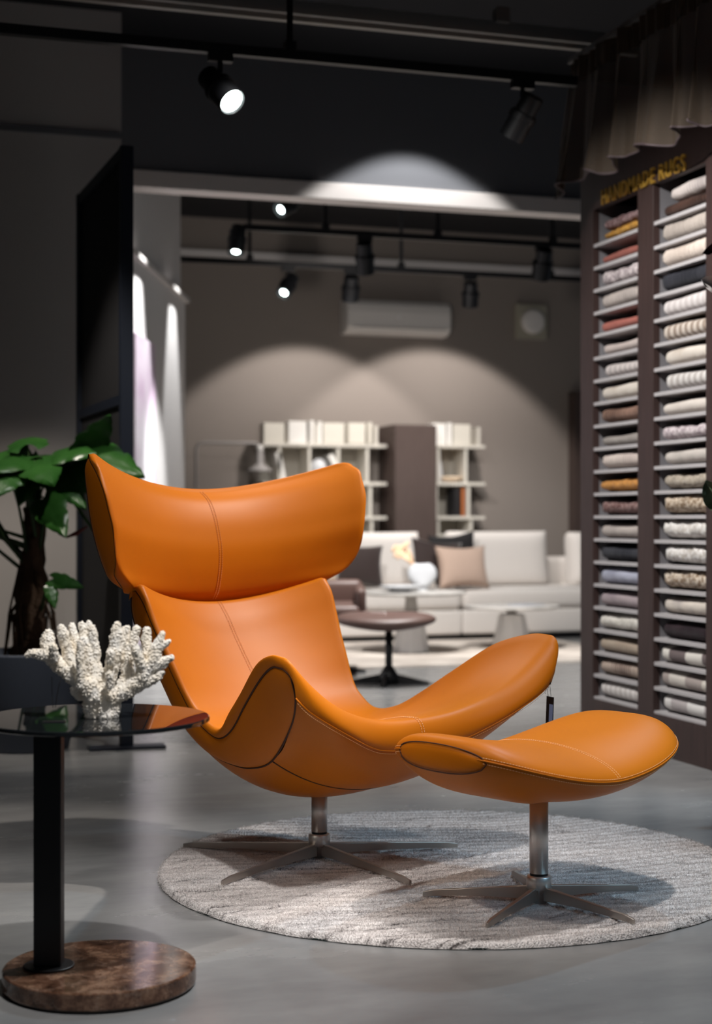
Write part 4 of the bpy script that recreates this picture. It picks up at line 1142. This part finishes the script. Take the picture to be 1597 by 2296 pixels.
for a, b, t, m, l in ((594, 640, 951, BOOKC, 'large cream display book at the far left on the bookcase top'), (650, 690, 947, BOOKW, 'bright white display book second from left on the bookcase top'),
                  (697, 707, 946, BOOKW, 'slim white book spine beside the bright display book'), (716, 724, 948, BOOKW, 'slim white book left of the wide cream book'), (727, 775, 951, BOOKC, 'wide cream book in the middle of the bookcase top'),
                  (784, 822, 951, BOOKC, 'cream display book right of the wide cream one on the bookcase top'), (829, 837, 950, BOOKC, 'slim cream book near the right end of the wide bookcase top')):
    on_shelf('book', a, b, t, ytL, m, l, grp='books on the bookcase tops')
for a, b, t, m, l in ((973, 1003, 952, BOOKW, 'bright white display book at the left on the narrow bookcase top'), (1006, 1016, 951, BOOKW, 'slim white book on the narrow bookcase top'), (1019, 1058, 954, BOOKC, 'wide cream book on the narrow bookcase top')):
    on_shelf('book', a, b, t, 1001, m, l, grp='books on the bookcase tops')
on_shelf('book', 1020, 1034, 1098, 1161, BLKF, 'black book on the third shelf of the narrow bookcase', dep=.18)
on_shelf('book', 1037, 1043, 1098, 1161, mat('orange_book', (.40, .12, .03), .6), 'thin orange book beside the black books', dep=.18)
o = on_shelf('book', 632, 644, 1018, 1084, BOOKW, 'white book leaning on the second shelf of the wide bookcase', lean=-.22, dep=.18)
o = on_shelf('book', 764, 775, 1020, 1084, BOOKW, 'white book leaning beside the upper right of the headrest', lean=-.45, dep=.18)
def vase(px, pyb, prof, m, label, name='vase'):
    x, z = bk(px, pyb); bm = NB(); lathe(bm, prof, n=28); o = obj(name, bm, m, None, True, loc=(x, V2-.24, z+.0135)); return tagm(o, label, 'vase')
vase(993, 1085, [(.03, 0), (.038, .05), (.030, .12), (.02, .18), (.016, .24), (.018, .27)], CERAM, 'slender white bottle vase on the narrow bookcase')
vase(722, 1084, [(.03, 0), (.07, .05), (.08, .11), (.06, .17), (.02, .2)], CERAM, 'round white vase on the second shelf of the wide bookcase')
bm = NB(); lathe(bm, [(.04, 0), (.09, .02), (.11, .05), (.10, .05), (.05, .02)], n=28); x, z = bk(1020, 1085); o = obj('bowl', bm, CREAMF, None, True, loc=(x, V2-.24, z+.0135)); tagm(o, 'low cream bowl on the narrow bookcase', 'bowl')

# thin white arc lamp on the back wall side
x0, zt = PV(440, 992, V2-.5).x, PV(440, 992, V2-.5).z; x1 = PV(583, 992, V2-.5).x
fl = empty('floor_lamp', (x0, V2-.5, 0), 0, 'thin pale floor lamp with a horizontal arm and small cone shade', 'floor lamp')
LG = mat('pale_grey_metal', (.30, .28, .27), .5)
bm = NB(); tube(bm, [(0, 0, .02), (0, 0, zt-.05), (.02, 0, zt-.01), (.06, 0, zt), (x1-x0-.04, 0, zt), (x1-x0-.01, 0, zt-.01), (x1-x0, 0, zt-.05)], .012, 8); obj('pole', bm, LG, fl, True)
bm = NB(); lathe(bm, [(.15, 0), (.15, .018), (.03, .022)], n=40); obj('base', bm, LG, fl)
bm = NB(); lathe(bm, [(.105, -.225), (.100, -.215), (.040, -.175), (.032, -.16), (.028, -.06), (.02, -.045)], (x1-x0, 0, zt), 36); obj('lamp_shade', bm, LG, fl, True)
bm = NB(); bmesh.ops.create_uvsphere(bm, u_segments=16, v_segments=10, radius=.028, matrix=Matrix.Translation((x1-x0, 0, zt-.04))); obj('joint', bm, WHITE, fl, True)

# ------------------------------------------------------------------ sofa
vs = PF(1000, 1438).y
def ux(px, v): return PV(px, 1165, v).x
s0 = ux(520, vs); s1 = ux(1420, vs); sm_ = (s0+s1)/2
sofa = empty('sectional_sofa', (sm_, vs+.45, 0), 0, 'long off-white sectional sofa along the back wall', 'sofa')
bm = NB(); softbox(bm, s0-sm_+.05, s1-sm_-.05, -.40, .45, 0, .05, .005, 1); obj('plinth', bm, BLACK, sofa)
cuts = [s0, ux(640, vs), ux(1038, vs), s1]
for a, b in zip(cuts, cuts[1:]):
    bm = NB(); softbox(bm, a-sm_+.003, b-sm_-.003, -.45, .52, .05, .235, .02); obj('base_section', bm, SOFA, sofa, True)
    bm = NB(); softbox(bm, a-sm_+.004, b-sm_-.004, -.46, .40, .237, .395, .05, 5); obj('seat_cushion', bm, SOFA, sofa, True)
bm = NB(); softbox(bm, s0-sm_, s1-sm_, .30, .54, .24, .62, .05, 5); obj('back_frame', bm, SOFA, sofa, True)
def backc(p0, p1, pt_, tl=-.12):
    a, b = PV(p0, 1250, vs+.62), PV(p1, 1250, vs+.62); zt = PV((p0+p1)/2, pt_, vs+.68).z
    w_ = b.x-a.x; o = pillow('back_cushion', w_, zt-.37, .26, SOFA, sofa, pw=7, pinch=.02)
    o.location = ((a.x+b.x)/2-sm_, .18, .375); o.rotation_euler = (tl, 0, 0)
backc(775, 943, 1193); backc(1003, 1231, 1191); backc(1276, 1420, 1193); backc(560, 740, 1193)
def cus(px, pyb, w_, h, m, label, rz=0, tilt=-.2, roll=0, dv=.28, t=.16):
    q = PV(px, 1250, vs+dv); o = pillow('throw_pillow', w_, h, t, m, pinch=.15); o.location = (q.x, vs+dv, .40+abs(math.sin(roll))*w_*.4); o.rotation_euler = (tilt, roll, rz)
    return tagm(o, label, 'cushion', None)
cus(806, 1312, .40, .34, BRNF, 'dark brown velvet cushion left on the sofa, beside the headrest', roll=.05)
cus(975, 1312, .42, .36, BRNF, 'dark brown velvet cushion behind the heart-shaped vase', roll=.12, dv=.15, t=.10)
cus(1030, 1312, .40, .42, BLKF, 'black cushion peeking out behind the beige cushion', roll=-.10, dv=.37, t=.07)
cus(1042, 1318, .44, .34, BEIGEF, 'beige linen cushion in front of the black cushion', rz=.1, dv=.0, tilt=-.25, t=.16)
cus(722, 1312, .26, .28, CREAMF, 'cream cushion at the edge of the headrest', dv=.36, t=.08)

# background rug
bm = NB()
ra, rb = PF(730, 1497, .01), PF(1000, 1497, .01)
vr0 = PF(1000, 1494).y
box(bm, ux(640, vr0)-.5, ux(1300, vr0)+.6, vr0, vs+.02, 0, .012)
o = obj('flat_rug', bm, mat('beige_patterned_rug', (.44, .385, .34), .95, var=(3.5, .10, (.66, .60, .54), (1, 3, 1)), bump=(80, .5, .004))); 
# reset origin
tagm(o, 'large pale beige patterned rug in front of the sofa', 'rug')

# coffee tables
def ctable(px, pyb, pyt, rtop, rb, label, hc=.62, neck=.05):
    q = PF(px, pyb, .012); Y = (HC-.012)*FP/(pyb-CY); zt = HC-(pyt-CY)/FP*Y
    e = empty('coffee_table', (q.x, q.y, .0125), 0, label, 'coffee table')
    z = zt-.0125
    bm = NB(); lathe(bm, [(rb*.98, 0), (rb, .006), (rb*.66, z*hc-.01), (rb*.60, z*hc)], n=10); obj('conical_base', bm, STONEW, e, False, bevel=.004)
    bm = NB(); lathe(bm, [(neck, z*hc), (neck*.8, z-.045), (neck*2, z-.022)], n=30); obj('neck', bm, STONEG, e, True)
    bm = NB(); lathe(bm, [(rtop*.93, z-.022), (rtop, z-.012), (rtop, z-.003), (rtop*.995, z)], n=72); obj('table_top', bm, STONEG, e)
    return q, zt
q1_, zt1_ = ctable(922, 1462, 1326, .385, .135, 'taller round stone coffee table carrying the vase and the plate')
q2_, zt2_ = ctable(1148, 1452, 1357, .345, .145, 'lower round stone coffee table on the right', .80, .04)
Yq = (HC-.012)*FP/(1462-CY)
def tp(px, dY=0): return W((px-CX)/FP*(Yq+dY), Yq+dY, zt1_)
l = tp(947, .12)
vs_ = empty('heart_vase', l, -TH, 'white heart-shaped marble vase on the taller coffee table', 'vase')
bm = NB()
def lobe(cx, cz, rx, rz_, ry, nn=24):
    bmesh.ops.create_uvsphere(bm, u_segments=nn, v_segments=16, radius=1, matrix=Matrix.Translation((cx, 0, cz)) @ Matrix.Diagonal((rx, ry, rz_, 1)))
rows = []
for i in range(25):
    t = i/24; z = .008+.165*t
    half = .028+.075*math.sin(PI/2*min(1, t/.62))**1.1 if t < .62 else .103*max(0, 1-((t-.62)/.42)**2.2)**.5
    rows.append([(half*math.cos(2*PI*j/30), .05*min(1, half/.06)*math.sin(2*PI*j/30), z+.022*abs(math.cos(2*PI*j/30))*max(0, t-.5)*2) for j in range(30)])
V = grid(bm, rows, closed_c=True); bm.faces.new(V[0]); bm.faces.new(V[-1])
lathe(bm, [(.045, 0), (.045, .006), (.028, .012)], n=24)
obj('body', bm, CERAM, vs_, True)
bm = NB()
rng = random.Random(8)
for i in range(9):
    a = Vector((-.05+rng.uniform(-.01, .01), 0, .17)); b = Vector((-.10-rng.uniform(0, .10), rng.uniform(-.03, .03), .24+rng.uniform(0, .08)))
    tube(bm, [a, a.lerp(b, .5)+Vector((0, 0, .01)), b], [.004, .010, .003], 6)
    bmesh.ops.create_icosphere(bm, subdivisions=2, radius=1, matrix=Matrix.Translation(b) @ Matrix.Rotation(.6, 4, 'Y') @ Matrix.Diagonal((.014, .012, .034, 1)))
fl_ = obj('dried_flowers', bm, DRIED, None, True, loc=l, rz=-TH); tagm(fl_, 'small bunch of dried peach flowers in the heart-shaped vase', 'flowers')
bm = NB(); lathe(bm, [(.06, 0), (.07, .008), (.135, .036), (.142, .046), (.130, .044), (.05, .014)], n=50); l = tp(898, -.1); o = obj('plate', bm, CERAM, None, True, loc=l); tagm(o, 'shallow white plate left of the heart-shaped vase', 'plate')
# magazine on the lower table
bm = NB(); box(bm, -.11, .11, -.08, .08, 0, .008); Y2 = (HC-.012)*FP/(1452-CY); l = W((1180-CX)/FP*Y2, Y2, zt2_); o = obj('magazine', bm, mat('grey_magazine', (.32, .34, .38), .4), None, loc=l, rz=.3); tagm(o, 'thin grey magazine on the lower coffee table', 'magazine')

# ------------------------------------------------------------------ brown swivel chair and its footstool
def swivel(loc, zs, label, name, cat):
    e = empty(name, loc, -TH, label, cat)
    bm = NB(); tube(bm, [(0, 0, .02), (0, 0, zs)], .021, 14); obj('post', bm, BLACK, e, True)
    bm = NB(); lathe(bm, [(.06, .0), (.055, .05), (.024, .10)], n=20); obj('hub', bm, BLACK, e, True)
    return e
Yf = 8.85
fq = W((872-CX)/FP*Yf, Yf, 0)
bs = swivel(fq, .30, 'brown leather oval footstool on a black star base behind the orange chair', 'leather_footstool', 'footstool')
for a in (12, 102, 192, 282):
    bm = NB(); M = Matrix.Rotation(R(a-22), 4, 'Z'); rows = []
    for t in (0, .5, 1):
        x = .02+.21*t; rows.append([M @ Vector(q) for q in ((x, -.016+.004*t, .0), (x, .016-.004*t, .0), (x, .012-.004*t, .06-.045*t), (x, -.012+.004*t, .06-.045*t))])
    V = grid(bm, rows, closed_c=True); bm.faces.new(V[0]); bm.faces.new(V[-1]); obj('leg', bm, BLACK, bs)
bm = NB(); rows = []
for i in range(15):
    t = i/14; a = PI*t; z = .345-math.cos(a)*.045; rr_ = math.sin(a)**.55
    rows.append([( -.02+.29*max(rr_, .02)*math.cos(2*PI*j/48), .21*max(rr_, .02)*math.sin(2*PI*j/48), z+.02*math.cos(2*PI*j/48)**2) for j in range(48)])
V = grid(bm, rows, closed_c=True); bm.faces.new(V[0]); bm.faces.new(V[-1]); obj('seat', bm, BROWNL, bs, True)
cq = W((722-CX)/FP*9.42, 9.42, 0)
bc = swivel(cq, .34, 'brown leather swivel armchair mostly hidden behind the orange chair', 'leather_armchair', 'armchair')
for a in (20, 110, 200, 290):
    bm = NB(); M = Matrix.Rotation(R(a), 4, 'Z'); rows = []
    for t in (0, .5, 1):
        x = .02+.26*t; rows.append([M @ Vector(q) for q in ((x, -.016, .0), (x, .016, .0), (x, .012, .06-.045*t), (x, -.012, .06-.045*t))])
    V = grid(bm, rows, closed_c=True); bm.faces.new(V[0]); bm.faces.new(V[-1]); obj('leg', bm, BLACK, bc)
bm = NB(); softbox(bm, -.27, .24, -.30, .25, .33, .43, .045, 5); obj('seat', bm, BROWNL, bc, True)
bm = NB(); softbox(bm, -.30, .275, -.28, .30, .34, .40, .02, 3); obj('shell', bm, BROWNL, bc, True)
bm = NB(); rows = []
for i in range(9):
    t = i/8; z = .38+.14*t
    rows.append([(.17+.10*t**.6*1.0+.012*math.cos(2*PI*j/16)*1.5, -.30+.55*q_, z) for j, q_ in [(j, j/16) for j in range(17)]])
for k_, (yy0, yy1) in enumerate(((-.28, .28),)):
    softbox(bm, .20, .265, yy0, yy1, .36, .525, .03, 4)
obj('armrest', bm, BROWNL, bc, True)
bm = NB(); softbox(bm, -.28, .25, .22, .32, .36, .56, .045, 4); obj('backrest', bm, BROWNL, bc, True)
